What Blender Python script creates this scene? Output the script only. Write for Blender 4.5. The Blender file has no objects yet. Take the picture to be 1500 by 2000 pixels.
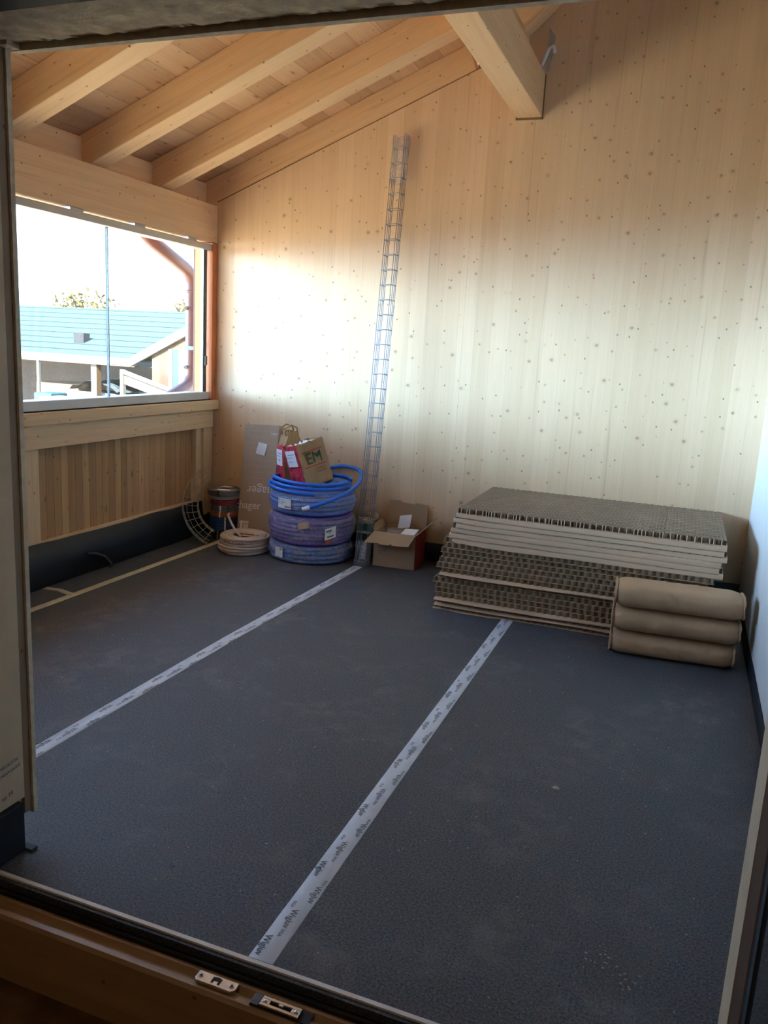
import bpy, bmesh, math, random
from mathutils import Vector, Matrix, Euler, noise
random.seed(7)
C = bpy.context.scene.collection
SC = bpy.context.scene
PI = math.pi

# ------------------------------------------------------------------ camera
cam_d = bpy.data.cameras.new('camera'); cam = bpy.data.objects.new('camera', cam_d); C.objects.link(cam)
r_ = Vector((0.9337129719, 0.3540454568, 0.0532156046)); u_ = Vector((-0.1197242002, 0.1686885698, 0.9783712395)); w_ = Vector((-0.3374110282, 0.9198891134, -0.1998945150))
cm = Matrix((r_, u_, -w_)).transposed().to_4x4(); cm.translation = Vector((0, 0, 1.5))
cam.matrix_world = cm
cam_d.sensor_fit = 'VERTICAL'; cam_d.sensor_height = 36; cam_d.lens = 1566.54 / 2000 * 36
cam_d.clip_start = 0.02; cam_d.clip_end = 300
SC.camera = cam
# ------------------------------------------------------------------ world, sun, exposure
SC.view_settings.view_transform = 'Standard'; SC.view_settings.look = 'None'; SC.view_settings.gamma = 1
SC.view_settings.use_curve_mapping = False
SC.view_settings.exposure = 1.66
W = bpy.data.worlds.new('world'); SC.world = W; W.use_nodes = True
bg = W.node_tree.nodes['Background']; bg.inputs[1].default_value = 1.0
def world_sky():        # hazy low sun glow towards the window side over a plain blue sky
    t = W.node_tree; L = t.links
    tc = t.nodes.new('ShaderNodeTexCoord'); dp = t.nodes.new('ShaderNodeVectorMath'); dp.operation = 'DOT_PRODUCT'
    L.new(tc.outputs['Generated'], dp.inputs[0]); dp.inputs[1].default_value = Vector((-0.88, -0.46, 0.06)).normalized()
    def m(op, a, b=0.0):
        n = t.nodes.new('ShaderNodeMath'); n.operation = op
        for i, q in enumerate((a, b)):
            if isinstance(q, (int, float)): n.inputs[i].default_value = q
            else: L.new(q, n.inputs[i])
        return n.outputs[0]
    sz = t.nodes.new('ShaderNodeSeparateXYZ'); L.new(tc.outputs['Generated'], sz.inputs[0])
    band = m('POWER', 2.718, m('MULTIPLY', m('POWER', m('ABSOLUTE', m('SUBTRACT', sz.outputs[2], 0.06)), 2.0), -1/0.14**2))
    glow = m('MULTIPLY', m('MULTIPLY', m('POWER', m('MAXIMUM', dp.outputs['Value'], 0.0), 12.0), band), 33.0)
    mx = t.nodes.new('ShaderNodeVectorMath'); mx.operation = 'SCALE'; mx.inputs[0].default_value = (0.49, 0.72, 1.0); L.new(glow, mx.inputs['Scale'])
    ad = t.nodes.new('ShaderNodeVectorMath'); ad.operation = 'ADD'; L.new(mx.outputs[0], ad.inputs[0]); ad.inputs[1].default_value = (0.85, 1.30, 2.10)
    L.new(ad.outputs[0], bg.inputs[0])
world_sky()
sun_d = bpy.data.lights.new('sun', 'SUN'); sun_d.energy = 26; sun_d.angle = 0.01; sun_d.color = (1, 0.93, 0.82)
sun = bpy.data.objects.new('sun', sun_d); C.objects.link(sun)
sun.rotation_euler = Vector((-0.12, 0.80, -0.58)).to_track_quat('-Z', 'Y').to_euler()
pd = bpy.data.lights.new('window_portal', 'AREA'); pd.shape = 'RECTANGLE'; pd.size = 3.6; pd.size_y = 1.15; pd.cycles.is_portal = True
po = bpy.data.objects.new('window_portal', pd); C.objects.link(po); po.location = (-3.62, 3.6, 1.66)
po.rotation_euler = Vector((1, 0, 0)).to_track_quat('-Z', 'Z').to_euler()
SC.cycles.max_bounces = 12; SC.cycles.diffuse_bounces = 8; SC.cycles.transparent_max_bounces = 16
SC.cycles.sample_clamp_indirect = 8
SC.cycles.use_denoising = True

hl = bpy.data.lights.new('hall_fill', 'AREA'); hl.size = 0.5; hl.energy = 2.2; hl.color = (1.0, 0.74, 0.45)  # added warm fill to brighten the door frame, not a known fitting
ho = bpy.data.objects.new('hall_fill', hl); C.objects.link(ho); ho.location = (-0.9, -0.9, 2.55)

# ------------------------------------------------------------------ node helpers
def NM(name, rough=0.7, metal=0.0):
    m = bpy.data.materials.new(name); m.use_nodes = True
    nt = m.node_tree; b = nt.nodes['Principled BSDF']
    b.inputs['Roughness'].default_value = rough; b.inputs['Metallic'].default_value = metal
    return m, nt, b
def nd(nt, t, **k):
    n = nt.nodes.new(t)
    for a, v in k.items(): setattr(n, a, v)
    return n
def mth(nt, op, a, b=None, c=None):
    n = nd(nt, 'ShaderNodeMath', operation=op)
    for i, v in enumerate((a, b, c)):
        if v is None: continue
        if isinstance(v, (int, float)): n.inputs[i].default_value = v
        else: nt.links.new(v, n.inputs[i])
    return n.outputs[0]
def mixc(nt, f, a, b, mode='MIX'):
    n = nd(nt, 'ShaderNodeMix', data_type='RGBA', blend_type=mode)
    for s, v in ((0, f), (6, a), (7, b)):
        if isinstance(v, (int, float)): n.inputs[s].default_value = v
        elif isinstance(v, tuple): n.inputs[s].default_value = (*v, 1) if len(v) == 3 else v
        else: nt.links.new(v, n.inputs[s])
    return n.outputs[2]
def ramp(nt, f, stops):
    n = nd(nt, 'ShaderNodeValToRGB'); nt.links.new(f, n.inputs[0])
    while len(n.color_ramp.elements) < len(stops): n.color_ramp.elements.new(0.5)
    for e, (p, c) in zip(n.color_ramp.elements, stops):
        e.position = p; e.color = (c, c, c, 1) if isinstance(c, (int, float)) else (*c, 1)
    return n.outputs[0]
def noi(nt, vec, scale, detail=3, rough=0.55, dist=0.0):
    n = nd(nt, 'ShaderNodeTexNoise'); n.inputs['Scale'].default_value = scale; n.inputs['Detail'].default_value = detail
    n.inputs['Roughness'].default_value = rough; n.inputs['Distortion'].default_value = dist
    if vec is not None: nt.links.new(vec, n.inputs['Vector'])
    return n.outputs[0]
def bump(nt, b, h, strength=0.3, dist=0.005):
    n = nd(nt, 'ShaderNodeBump'); n.inputs['Strength'].default_value = strength; n.inputs['Distance'].default_value = dist
    nt.links.new(h, n.inputs['Height']); nt.links.new(n.outputs[0], b.inputs['Normal'])
def objc(nt): return nd(nt, 'ShaderNodeTexCoord').outputs['Object']
def vscale(nt, v, s):
    n = nd(nt, 'ShaderNodeVectorMath', operation='MULTIPLY'); nt.links.new(v, n.inputs[0]); n.inputs[1].default_value = s
    return n.outputs[0]
def plain(name, col, rough=0.7, metal=0.0, var=0.12, scale=14, bmp=0.0, bscale=60):
    m, nt, b = NM(name, rough, metal); v = objc(nt)
    n = noi(nt, v, scale)
    d = tuple(c * (1 - var) for c in col); l = tuple(min(1, c * (1 + var)) for c in col)
    nt.links.new(mixc(nt, ramp(nt, n, [(0.3, 0.0), (0.7, 1.0)]), d, l), b.inputs['Base Color'])
    if bmp: bump(nt, b, noi(nt, v, bscale, 4), bmp, 0.003)
    return m
def wood(name, col, dark, g='X', plank=None, knots=0.11, seam=0.0, tone=0.12, rough=0.6, keep=0.5, kcell=(0.13, 0.13, 0.30), kcol=(0.20, 0.09, 0.035), grain=0.35):
    m, nt, b = NM(name, rough); v = objc(nt)
    sp = nd(nt, 'ShaderNodeSeparateXYZ'); nt.links.new(v, sp.inputs[0]); o = dict(zip('XYZ', sp.outputs))
    ab = [a for a in 'XYZ' if a != g]
    if plank and plank[0] == ab[1]: ab.reverse()
    cb = nd(nt, 'ShaderNodeCombineXYZ')
    nt.links.new(o[ab[0]], cb.inputs[0]); nt.links.new(o[ab[1]], cb.inputs[1]); nt.links.new(o[g], cb.inputs[2])
    vec = cb.outputs[0]
    fine = noi(nt, vscale(nt, vec, (90, 90, 3.0)), 1.0, 3, 0.6, 0.3)
    broad = noi(nt, vscale(nt, vec, (22, 22, 0.9)), 1.0, 2, 0.5, 0.6)
    c = mixc(nt, ramp(nt, fine, [(0.35, 0.0), (0.75, grain)]), col, dark)
    c = mixc(nt, ramp(nt, broad, [(0.45, 0.0), (0.75, grain)]), c, dark)
    st = noi(nt, vscale(nt, vec, (38, 38, 0.75)), 1.0, 2, 0.45, 0.2)
    c = mixc(nt, mth(nt, 'MULTIPLY', ramp(nt, st, [(0.66, 0.0), (0.72, 1.0)]), 0.30), c, tuple(x*0.72 for x in dark))
    v3 = nd(nt, 'ShaderNodeTexVoronoi', feature='F1', voronoi_dimensions='2D'); c3 = nd(nt, 'ShaderNodeCombineXYZ')
    nt.links.new(mth(nt, 'MULTIPLY', mth(nt, 'ADD', o[ab[0]], o[ab[1]]), 5.3), c3.inputs[0]); nt.links.new(mth(nt, 'MULTIPLY', o[g], 4.1), c3.inputs[1]); nt.links.new(c3.outputs[0], v3.inputs['Vector']); v3.inputs['Scale'].default_value = 1
    c = mixc(nt, mth(nt, 'MULTIPLY', mth(nt, 'LESS_THAN', v3.outputs['Distance'], 0.026), 0.7), c, tuple(x*0.5 for x in kcol))
    if plank:
        q = mth(nt, 'DIVIDE', o[plank[0]], plank[1]); fl = mth(nt, 'FLOOR', q); fr = mth(nt, 'FRACT', q)
        wn = nd(nt, 'ShaderNodeTexWhiteNoise', noise_dimensions='1D'); nt.links.new(fl, wn.inputs['W'])
        tn = mth(nt, 'MULTIPLY_ADD', wn.outputs['Value'], 2 * tone, 1 - tone * 1.4)
        cc = nd(nt, 'ShaderNodeCombineXYZ')
        nt.links.new(tn, cc.inputs[0]); nt.links.new(mth(nt, 'POWER', tn, 1.2), cc.inputs[1]); nt.links.new(mth(nt, 'POWER', tn, 1.5), cc.inputs[2])
        c = mixc(nt, 1.0, c, cc.outputs[0], 'MULTIPLY')
        if seam:
            e = mth(nt, 'MINIMUM', fr, mth(nt, 'SUBTRACT', 1.0, fr))
            s = mth(nt, 'LESS_THAN', e, 0.0016 / plank[1])
            c = mixc(nt, mth(nt, 'MULTIPLY', s, seam), c, tuple(x * 0.35 for x in dark))
    vo = nd(nt, 'ShaderNodeTexVoronoi', feature='F1', voronoi_dimensions='2D')
    c2 = nd(nt, 'ShaderNodeCombineXYZ'); nt.links.new(mth(nt, 'DIVIDE', mth(nt, 'ADD', o[ab[0]], mth(nt, 'MULTIPLY', o[ab[1]], 1.37)), kcell[0]), c2.inputs[0]); nt.links.new(mth(nt, 'DIVIDE', o[g], kcell[2]), c2.inputs[1])
    wob = nd(nt, 'ShaderNodeVectorMath', operation='MULTIPLY_ADD'); wn2 = nd(nt, 'ShaderNodeTexNoise'); wn2.inputs['Scale'].default_value = 14; nt.links.new(c2.outputs[0], wn2.inputs['Vector'])
    nt.links.new(wn2.outputs['Color'], wob.inputs[0]); wob.inputs[1].default_value = (0.07, 0.12, 0); nt.links.new(c2.outputs[0], wob.inputs[2])
    nt.links.new(wob.outputs[0], vo.inputs['Vector']); vo.inputs['Scale'].default_value = 1
    cs = nd(nt, 'ShaderNodeSeparateColor'); nt.links.new(vo.outputs['Color'], cs.inputs[0])
    kp = mth(nt, 'GREATER_THAN', cs.outputs[0], keep)
    rad = mth(nt, 'MULTIPLY_ADD', mth(nt, 'POWER', cs.outputs[1], 2.0), knots * 0.8, knots * 0.35)
    rel = mth(nt, 'DIVIDE', vo.outputs['Distance'], rad)
    core = mth(nt, 'MULTIPLY', ramp(nt, rel, [(0.55, 1.0), (0.95, 0.0)]), kp)
    area = ramp(nt, noi(nt, c2.outputs[0], 0.35, 2), [(0.38, 0.0), (0.50, 1.0)]); kp = mth(nt, 'MULTIPLY', kp, area); core = mth(nt, 'MULTIPLY', core, area)
    halo = mth(nt, 'MULTIPLY', ramp(nt, mth(nt, 'MULTIPLY', rel, 0.45), [(0.4, 1.0), (0.95, 0.0)]), kp)
    c = mixc(nt, mth(nt, 'MULTIPLY', halo, 0.28), c, tuple(x * 0.8 for x in dark))
    c = mixc(nt, mth(nt, 'MULTIPLY', core, 0.6), c, kcol)
    nt.links.new(c, b.inputs['Base Color'])
    bump(nt, b, fine, 0.06, 0.002)
    return m

M = {}
SP = (0.80, 0.545, 0.315); SD = (0.62, 0.36, 0.17)
M['clt'] = wood('spruce_panel', (0.79, 0.56, 0.355), (0.63, 0.39, 0.21), 'Z', ('X', 0.118), knots=0.10, seam=0.12, tone=0.05, keep=0.25, kcell=(0.125, 0.1, 0.115), kcol=(0.30, 0.15, 0.06), grain=0.22)
M['beamx'] = wood('spruce_rafter', SP, SD, 'X', knots=0.075, kcell=(0.12, 0.12, 0.35))
M['beamy'] = wood('spruce_beam', SP, SD, 'Y', knots=0.06, kcell=(0.12, 0.12, 0.25))
M['post'] = wood('spruce_post', (0.74, 0.56, 0.35), (0.52, 0.33, 0.16), 'Z', knots=0.10)
M['rail'] = wood('spruce_rail', (0.72, 0.54, 0.33), (0.48, 0.30, 0.15), 'Y', knots=0.09, keep=0.35, kcell=(0.09, 0.11, 0.22))
M['deck'] = wood('spruce_decking', (0.72, 0.455, 0.26), (0.54, 0.30, 0.15), 'Y', ('X', 0.16), knots=0.12, seam=0.6, tone=0.13)
M['tg'] = wood('spruce_boarding', (0.54, 0.325, 0.155), (0.33, 0.18, 0.075), 'Z', ('Y', 0.062), knots=0.14, seam=0.85, tone=0.20, kcell=(0.09, 0.09, 0.2))
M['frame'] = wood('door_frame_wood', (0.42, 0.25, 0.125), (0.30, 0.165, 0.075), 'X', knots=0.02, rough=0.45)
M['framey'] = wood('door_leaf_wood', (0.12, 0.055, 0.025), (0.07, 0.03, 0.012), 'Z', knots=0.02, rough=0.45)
M['ochre_out'] = wood('darkened_orange_wood', (0.10, 0.030, 0.010), (0.07, 0.018, 0.006), 'Z', knots=0.05)  # darker copy of the orange post wood, held down against the outdoor sun
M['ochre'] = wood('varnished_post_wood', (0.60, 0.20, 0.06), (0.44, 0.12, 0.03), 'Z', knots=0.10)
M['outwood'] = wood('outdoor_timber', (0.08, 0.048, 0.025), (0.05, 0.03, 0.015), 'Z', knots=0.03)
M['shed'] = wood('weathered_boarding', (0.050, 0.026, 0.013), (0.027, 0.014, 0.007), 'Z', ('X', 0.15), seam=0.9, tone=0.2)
M['white_wall'] = plain('white_plaster', (0.62, 0.64, 0.66), 0.9, var=0.02)
M['hall_wall'] = plain('hall_plaster', (0.42, 0.34, 0.24), 0.9, var=0.05)
M['board'] = plain('gypsum_fibre_board', (0.66, 0.50, 0.33), 0.9, var=0.05, bmp=0.1)
M['edge'] = plain('board_edge', (0.62, 0.52, 0.38), 0.9, var=0.15, scale=40, bmp=0.2)
M['soffit'] = plain('rough_insulation_board', (0.66, 0.52, 0.34), 0.95, var=0.25, scale=22, bmp=1.0, bscale=45)
M['batten'] = wood('brown_batten', (0.30, 0.19, 0.10), (0.20, 0.12, 0.06), 'Z')
M['alu'] = plain('grey_aluminium', (0.48, 0.50, 0.52), 0.42, 0.6, var=0.04)
M['silver'] = plain('reflection_toned_aluminium', (0.90, 0.94, 0.98), 0.3, 0.15, var=0.03)  # pale bluish white paints the light reflected off the threshold edge
M['dark_alu'] = plain('dark_aluminium', (0.10, 0.11, 0.13), 0.4, 0.4, var=0.05)
M['gasket'] = plain('black_rubber', (0.006, 0.006, 0.007), 0.7, var=0.1)
M['steel'] = plain('zinc_steel', (0.72, 0.70, 0.66), 0.32, 0.95, var=0.06)
M['wire'] = plain('galvanised_wire', (0.30, 0.31, 0.33), 0.5, 0.3, var=0.06)
M['ywire'] = plain('yellow_zinc_wire', (0.55, 0.50, 0.36), 0.4, 0.7, var=0.1)
M['membrane'] = plain('black_membrane', (0.006, 0.009, 0.014), 0.6, var=0.3, scale=6, bmp=0.6, bscale=12)
M['card'] = plain('cardboard', (0.40, 0.27, 0.165), 0.85, var=0.06, scale=5)
M['card_dark'] = plain('darker_cardboard', (0.28, 0.18, 0.10), 0.9, var=0.06)  # darker cardboard brown for the left side flap
M['cardgrey'] = plain('long_cardboard', (0.42, 0.335, 0.25), 0.85, var=0.05, scale=5)
M['honey'] = plain('honeycomb_paper', (0.255, 0.17, 0.105), 0.9, var=0.08, scale=8)
M['lit_edge'] = plain('lit_cut_paper_edge', (0.74, 0.58, 0.42), 0.85)  # pale cut paper, lightened further to paint window light on cell edges
M['facing'] = plain('facing_paper', (0.56, 0.395, 0.265), 0.85, var=0.04, scale=4, bmp=0.1, bscale=10)
m, nt, b = NM('kraft_sack_paper', 0.55); v = objc(nt)
nt.links.new(mixc(nt, noi(nt, v, 7), (0.39, 0.235, 0.125), (0.48, 0.30, 0.17)), b.inputs['Base Color'])
r1 = noi(nt, vscale(nt, v, (17, 6, 6)), 1.0, 3, 0.5, 1.4); cr = ramp(nt, mth(nt, 'ABSOLUTE', mth(nt, 'SUBTRACT', r1, 0.5)), [(0.0, 1.0), (0.06, 0.0)])
cr = mth(nt, 'MULTIPLY', cr, ramp(nt, noi(nt, v, 5, 1), [(0.42, 0.0), (0.62, 1.0)]))
bump(nt, b, mth(nt, 'ADD', cr, mth(nt, 'MULTIPLY', noi(nt, v, 14, 3), 0.7)), 0.2, 0.005); M['kraft'] = m
M['kraft_d'] = plain('kraft_fold_paper', (0.22, 0.13, 0.06), 0.9, var=0.1)
M['bagkraft'] = plain('brown_bag_paper', (0.42, 0.27, 0.13), 0.75, var=0.08, bmp=0.5, bscale=22)
M['red'] = plain('red_print', (0.52, 0.035, 0.06), 0.55, var=0.12, bmp=0.2, bscale=20)
M['redbox'] = plain('dark_red_print', (0.30, 0.04, 0.045), 0.7, var=0.08)
M['paper'] = plain('white_paper', (0.80, 0.80, 0.84), 0.7, var=0.04)
M['greyprint'] = plain('grey_print', (0.16, 0.17, 0.20), 0.7)
M['greenprint'] = plain('green_print', (0.03, 0.10, 0.05), 0.7)
M['green'] = plain('green_plastic', (0.02, 0.12, 0.07), 0.4)
M['blue'] = plain('blue_hose', (0.012, 0.16, 0.72), 0.38, var=0.1)
M['blue2'] = plain('blue_hose_in_film', (0.03, 0.16, 0.58), 0.35, var=0.25, scale=20)
M['purple'] = plain('purple_hose', (0.13, 0.06, 0.34), 0.4, var=0.25, scale=20)
M['bluecore'] = plain('crumple_shaded_blue_hose', (0.07, 0.15, 0.40), 0.5, var=0.35, scale=30)  # strong tone noise paints the light and dark of the crumpled wrap
M['whitehose'] = plain('off_white_hose', (0.58, 0.51, 0.45), 0.5, var=0.10, scale=20)
M['copper'] = plain('copper_pipe', (0.115, 0.036, 0.032), 0.4, 0.1, var=0.08)
M['whitepaint'] = plain('white_paint', (0.10, 0.105, 0.09), 0.6, var=0.05)
M['tape'] = plain('white_sheathing_tape', (0.58, 0.62, 0.70), 0.42, var=0.10, scale=9)
M['tapey'] = plain('yellowed_tape', (0.50, 0.47, 0.33), 0.6, var=0.14, scale=18)
M['ink'] = plain('dark_ink', (0.10, 0.11, 0.13), 0.6)
M['redink'] = plain('red_ink', (0.30, 0.05, 0.03), 0.6)
M['cgrey'] = plain('grey_cable', (0.20, 0.20, 0.20), 0.5)
M['cred'] = plain('red_cable', (0.28, 0.04, 0.05), 0.5)
M['cblack'] = plain('black_cable', (0.03, 0.03, 0.03), 0.5)
M['corange'] = plain('orange_cable', (0.45, 0.11, 0.03), 0.5)
M['cblue'] = plain('dark_blue_cable', (0.02, 0.07, 0.20), 0.5)
M['stone'] = plain('pebble', (0.45, 0.42, 0.36), 0.9)
M['hallfloor'] = plain('hall_floor_wood', (0.16, 0.075, 0.025), 0.6, var=0.4, scale=9)
M['leaf'] = plain('autumn_leaves', (0.075, 0.06, 0.018), 0.8, var=0.5, scale=3)
M['bark'] = plain('bark', (0.15, 0.10, 0.06), 0.9)
M['ground'] = plain('gravel_yard', (0.44, 0.34, 0.22), 0.95, var=0.2)
M['tarp'] = plain('grey_tarp', (0.04, 0.05, 0.06), 0.5, var=0.2)
M['hatch'] = plain('dark_hatch_metal', (0.007, 0.008, 0.012), 0.9)
M['teal'] = plain('teal_barrel_plastic', (0.008, 0.04, 0.05), 0.5)
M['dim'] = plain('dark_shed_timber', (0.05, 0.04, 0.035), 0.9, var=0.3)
M['membrane_grey'] = plain('grey_roof_membrane', (0.45, 0.45, 0.46), 0.7)

# floor: black granulate mat with dust
m, nt, b = NM('granulate_mat', 0.62); v = objc(nt)
n1 = noi(nt, v, 150, 3, 0.75); n2 = noi(nt, v, 2.2, 5, 0.65, 0.4); n3 = noi(nt, v, 9, 5, 0.7, 0.6)
c = mixc(nt, ramp(nt, n1, [(0.35, 0.0), (0.72, 1.0)]), (0.012, 0.0125, 0.015), (0.135, 0.148, 0.176))
dust = mth(nt, 'MULTIPLY', ramp(nt, n2, [(0.48, 0.0), (0.72, 1.0)]), ramp(nt, n3, [(0.42, 0.0), (0.75, 1.0)]))
c = mixc(nt, mth(nt, 'MULTIPLY', dust, 0.7), c, (0.24, 0.22, 0.215))
vo = nd(nt, 'ShaderNodeTexVoronoi', feature='F1'); vo.inputs['Scale'].default_value = 26; nt.links.new(v, vo.inputs['Vector'])
cs = nd(nt, 'ShaderNodeSeparateColor'); nt.links.new(vo.outputs['Color'], cs.inputs[0])
fl = mth(nt, 'MULTIPLY', mth(nt, 'LESS_THAN', vo.outputs['Distance'], mth(nt, 'MULTIPLY', cs.outputs[1], 0.07)), mth(nt, 'GREATER_THAN', cs.outputs[0], 0.86))
c = mixc(nt, mth(nt, 'MULTIPLY', fl, 0.75), c, (0.40, 0.37, 0.32))
nt.links.new(c, b.inputs['Base Color']); bump(nt, b, n1, 0.25, 0.002); M['mat'] = m
# thin glass
def thin(name, tint, gl, rough, fac=None):
    m = bpy.data.materials.new(name); m.use_nodes = True; nt = m.node_tree; nt.nodes.clear()
    o = nd(nt, 'ShaderNodeOutputMaterial'); t = nd(nt, 'ShaderNodeBsdfTransparent'); t.inputs[0].default_value = (*tint, 1)
    g = nd(nt, 'ShaderNodeBsdfGlossy'); g.inputs['Roughness'].default_value = rough; g.inputs[0].default_value = (*gl, 1)
    x = nd(nt, 'ShaderNodeMixShader')
    if fac is None:
        f = nd(nt, 'ShaderNodeLayerWeight'); f.inputs[0].default_value = 0.5
        nt.links.new(mth(nt, 'MULTIPLY_ADD', mth(nt, 'POWER', f.outputs['Facing'], 5), 0.8, 0.04), x.inputs[0])
    else: x.inputs[0].default_value = fac
    nt.links.new(t.outputs[0], x.inputs[1]); nt.links.new(g.outputs[0], x.inputs[2]); nt.links.new(x.outputs[0], o.inputs[0])
    return m, nt, g
M['glass'] = thin('clear_glass', (0.93, 0.98, 0.98), (1, 1, 1), 0.0)[0]
m, nt, g = thin('plastic_film', (0.93, 0.93, 0.97), (1.0, 1.0, 1.0), 0.12, 0.16)
rn = noi(nt, objc(nt), 17, 3, 0.6, 2.2); rd = ramp(nt, mth(nt, 'ABSOLUTE', mth(nt, 'SUBTRACT', rn, 0.5)), [(0.0, 1.0), (0.035, 0.0)])  # whitish ridge streaks paint wrinkle highlights into the film
big = ramp(nt, noi(nt, objc(nt), 5, 2), [(0.42, 0.0), (0.62, 1.0)])
df = nd(nt, 'ShaderNodeBsdfDiffuse'); df.inputs[0].default_value = (0.82, 0.82, 0.90, 1)
m1 = [n for n in nt.nodes if n.type == 'MIX_SHADER'][0]; m2 = nd(nt, 'ShaderNodeMixShader'); ou = [n for n in nt.nodes if n.type == 'OUTPUT_MATERIAL'][0]
nt.links.new(mth(nt, 'ADD', mth(nt, 'MULTIPLY', rd, 0.34), mth(nt, 'MULTIPLY', big, 0.07)), m2.inputs[0]); nt.links.new(m1.outputs[0], m2.inputs[1]); nt.links.new(df.outputs[0], m2.inputs[2]); nt.links.new(m2.outputs[0], ou.inputs[0])
bn = nd(nt, 'ShaderNodeBump'); bn.inputs['Strength'].default_value = 1.0; bn.inputs['Distance'].default_value = 0.02
nt.links.new(noi(nt, objc(nt), 28, 4, 0.6, 1.5), bn.inputs['Height']); nt.links.new(bn.outputs[0], g.inputs['Normal']); M['film'] = m
M['leafglass'] = NM('door_glass', 0.03)[0]; M['leafglass'].node_tree.nodes['Principled BSDF'].inputs['Base Color'].default_value = (0.02, 0.03, 0.035, 1)
# neighbour roof metal with standing seam lines
m, nt, b = NM('blue_grey_roof_tiles', 0.95, 0.0); b.inputs['Specular IOR Level'].default_value = 0.1; v = objc(nt)
sp = nd(nt, 'ShaderNodeSeparateXYZ'); nt.links.new(v, sp.inputs[0])
fr = mth(nt, 'FRACT', mth(nt, 'DIVIDE', sp.outputs[1], 0.36))
c = mixc(nt, mth(nt, 'LESS_THAN', fr, 0.10), (0.028, 0.046, 0.050), (0.004, 0.010, 0.014))
nt.links.new(c, b.inputs['Base Color']); M['roof'] = m

# ------------------------------------------------------------------ mesh helpers
class MB:
    def __init__(s): s.v = []; s.f = []
    def add(s, vs, fs):
        k = len(s.v); s.v += [tuple(p) for p in vs]; s.f += [tuple(i + k for i in f) for f in fs]; return s
    def box(s, a, b, M4=None):
        (x0, y0, z0), (x1, y1, z1) = a, b
        vs = [Vector(p) for p in ((x0,y0,z0),(x1,y0,z0),(x1,y1,z0),(x0,y1,z0),(x0,y0,z1),(x1,y0,z1),(x1,y1,z1),(x0,y1,z1))]
        if M4 is not None: vs = [M4 @ p for p in vs]
        return s.add(vs, [(0,3,2,1),(4,5,6,7),(0,1,5,4),(1,2,6,5),(2,3,7,6),(3,0,4,7)])
    def prism(s, pts, axis, a, b):       # polygon in the plane across axis
        def P(p, t):
            return {'X': (t, p[0], p[1]), 'Y': (p[0], t, p[1]), 'Z': (p[0], p[1], t)}[axis]
        n = len(pts)
        return s.add([P(p, a) for p in pts] + [P(p, b) for p in pts],
                     [tuple(range(n))[::-1], tuple(range(n, 2*n))] + [(i, (i+1) % n, n + (i+1) % n, n + i) for i in range(n)])
    def tube(s, pts, r, n=8, closed=False, cap=True):
        pts = [Vector(p) for p in pts]; N = len(pts); ring = []
        rr = r if isinstance(r, (list, tuple)) else [r] * N
        t0 = (pts[1] - pts[0]).normalized(); up = Vector((0, 0, 1)) if abs(t0.z) < 0.9 else Vector((1, 0, 0))
        nrm = t0.cross(up).normalized(); k = len(s.v)
        for i, p in enumerate(pts):
            if closed: t = (pts[(i+1) % N] - pts[i-1]).normalized()
            else: t = (pts[min(i+1, N-1)] - pts[max(i-1, 0)]).normalized()
            nrm = (nrm - t * nrm.dot(t)).normalized(); bn = t.cross(nrm)
            for j in range(n):
                a = 2*PI*j/n; s.v.append(tuple(p + (nrm*math.cos(a) + bn*math.sin(a)) * rr[i]))
        for i in range(N if closed else N-1):
            for j in range(n):
                a = k + i*n + j; b_ = k + i*n + (j+1) % n; i2 = (i+1) % N
                s.f.append((a, b_, k + i2*n + (j+1) % n, k + i2*n + j))
        if cap and not closed:
            s.f.append(tuple(k + j for j in range(n))[::-1]); s.f.append(tuple(k + (N-1)*n + j for j in range(n)))
        return s
    def ring(s, c, R, r, n=56, m=8, wob=0.0, ph=0.0, tilt=(0, 0)):
        pts = []
        for i in range(n):
            a = 2*PI*i/n; q = R + wob*math.sin(3*a + ph)
            pts.append((c[0] + q*math.cos(a), c[1] + q*math.sin(a), c[2] + wob*0.7*math.sin(2*a + ph*1.7) + tilt[0]*math.cos(a) + tilt[1]*math.sin(a)))
        return s.tube(pts, r, m, closed=True)
    def lathe(s, prof, c=(0, 0, 0), n=48, closed=False, jit=None):
        k = len(s.v); m = len(prof)
        for i in range(n):
            a = 2*PI*i/n
            for j, (r, z) in enumerate(prof):
                d = jit(a, j, r, z) if jit else 0
                s.v.append((c[0] + (r+d)*math.cos(a), c[1] + (r+d)*math.sin(a), c[2] + z))
        for i in range(n):
            for j in range(m if closed else m-1):
                s.f.append((k + i*m + j, k + ((i+1) % n)*m + j, k + ((i+1) % n)*m + (j+1) % m, k + i*m + (j+1) % m))
        return s
    def build(s, name, mat, parent=None, smooth=False, bevel=0.0, M4=None, sub=0):
        me = bpy.data.meshes.new(name); vs = s.v if M4 is None else [tuple(M4 @ Vector(p)) for p in s.v]
        me.from_pydata(vs, [], s.f); me.update()
        bm = bmesh.new(); bm.from_mesh(me); bmesh.ops.recalc_face_normals(bm, faces=bm.faces); bm.to_mesh(me); bm.free()
        me.materials.append(M[mat] if isinstance(mat, str) else mat)
        if smooth:
            for p in me.polygons: p.use_smooth = True
        o = bpy.data.objects.new(name, me); C.objects.link(o)
        if parent: o.parent = parent
        if bevel:
            md = o.modifiers.new('bevel', 'BEVEL'); md.width = bevel; md.segments = 2; md.limit_method = 'ANGLE'
        if sub:
            md = o.modifiers.new('sub', 'SUBSURF'); md.levels = sub; md.render_levels = sub
        return o
def tag(o, label=None, cat=None, group=None, kind=None):
    if label: o['label'] = label
    if cat: o['category'] = cat
    if group: o['group'] = group
    if kind: o['kind'] = kind
    return o
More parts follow.
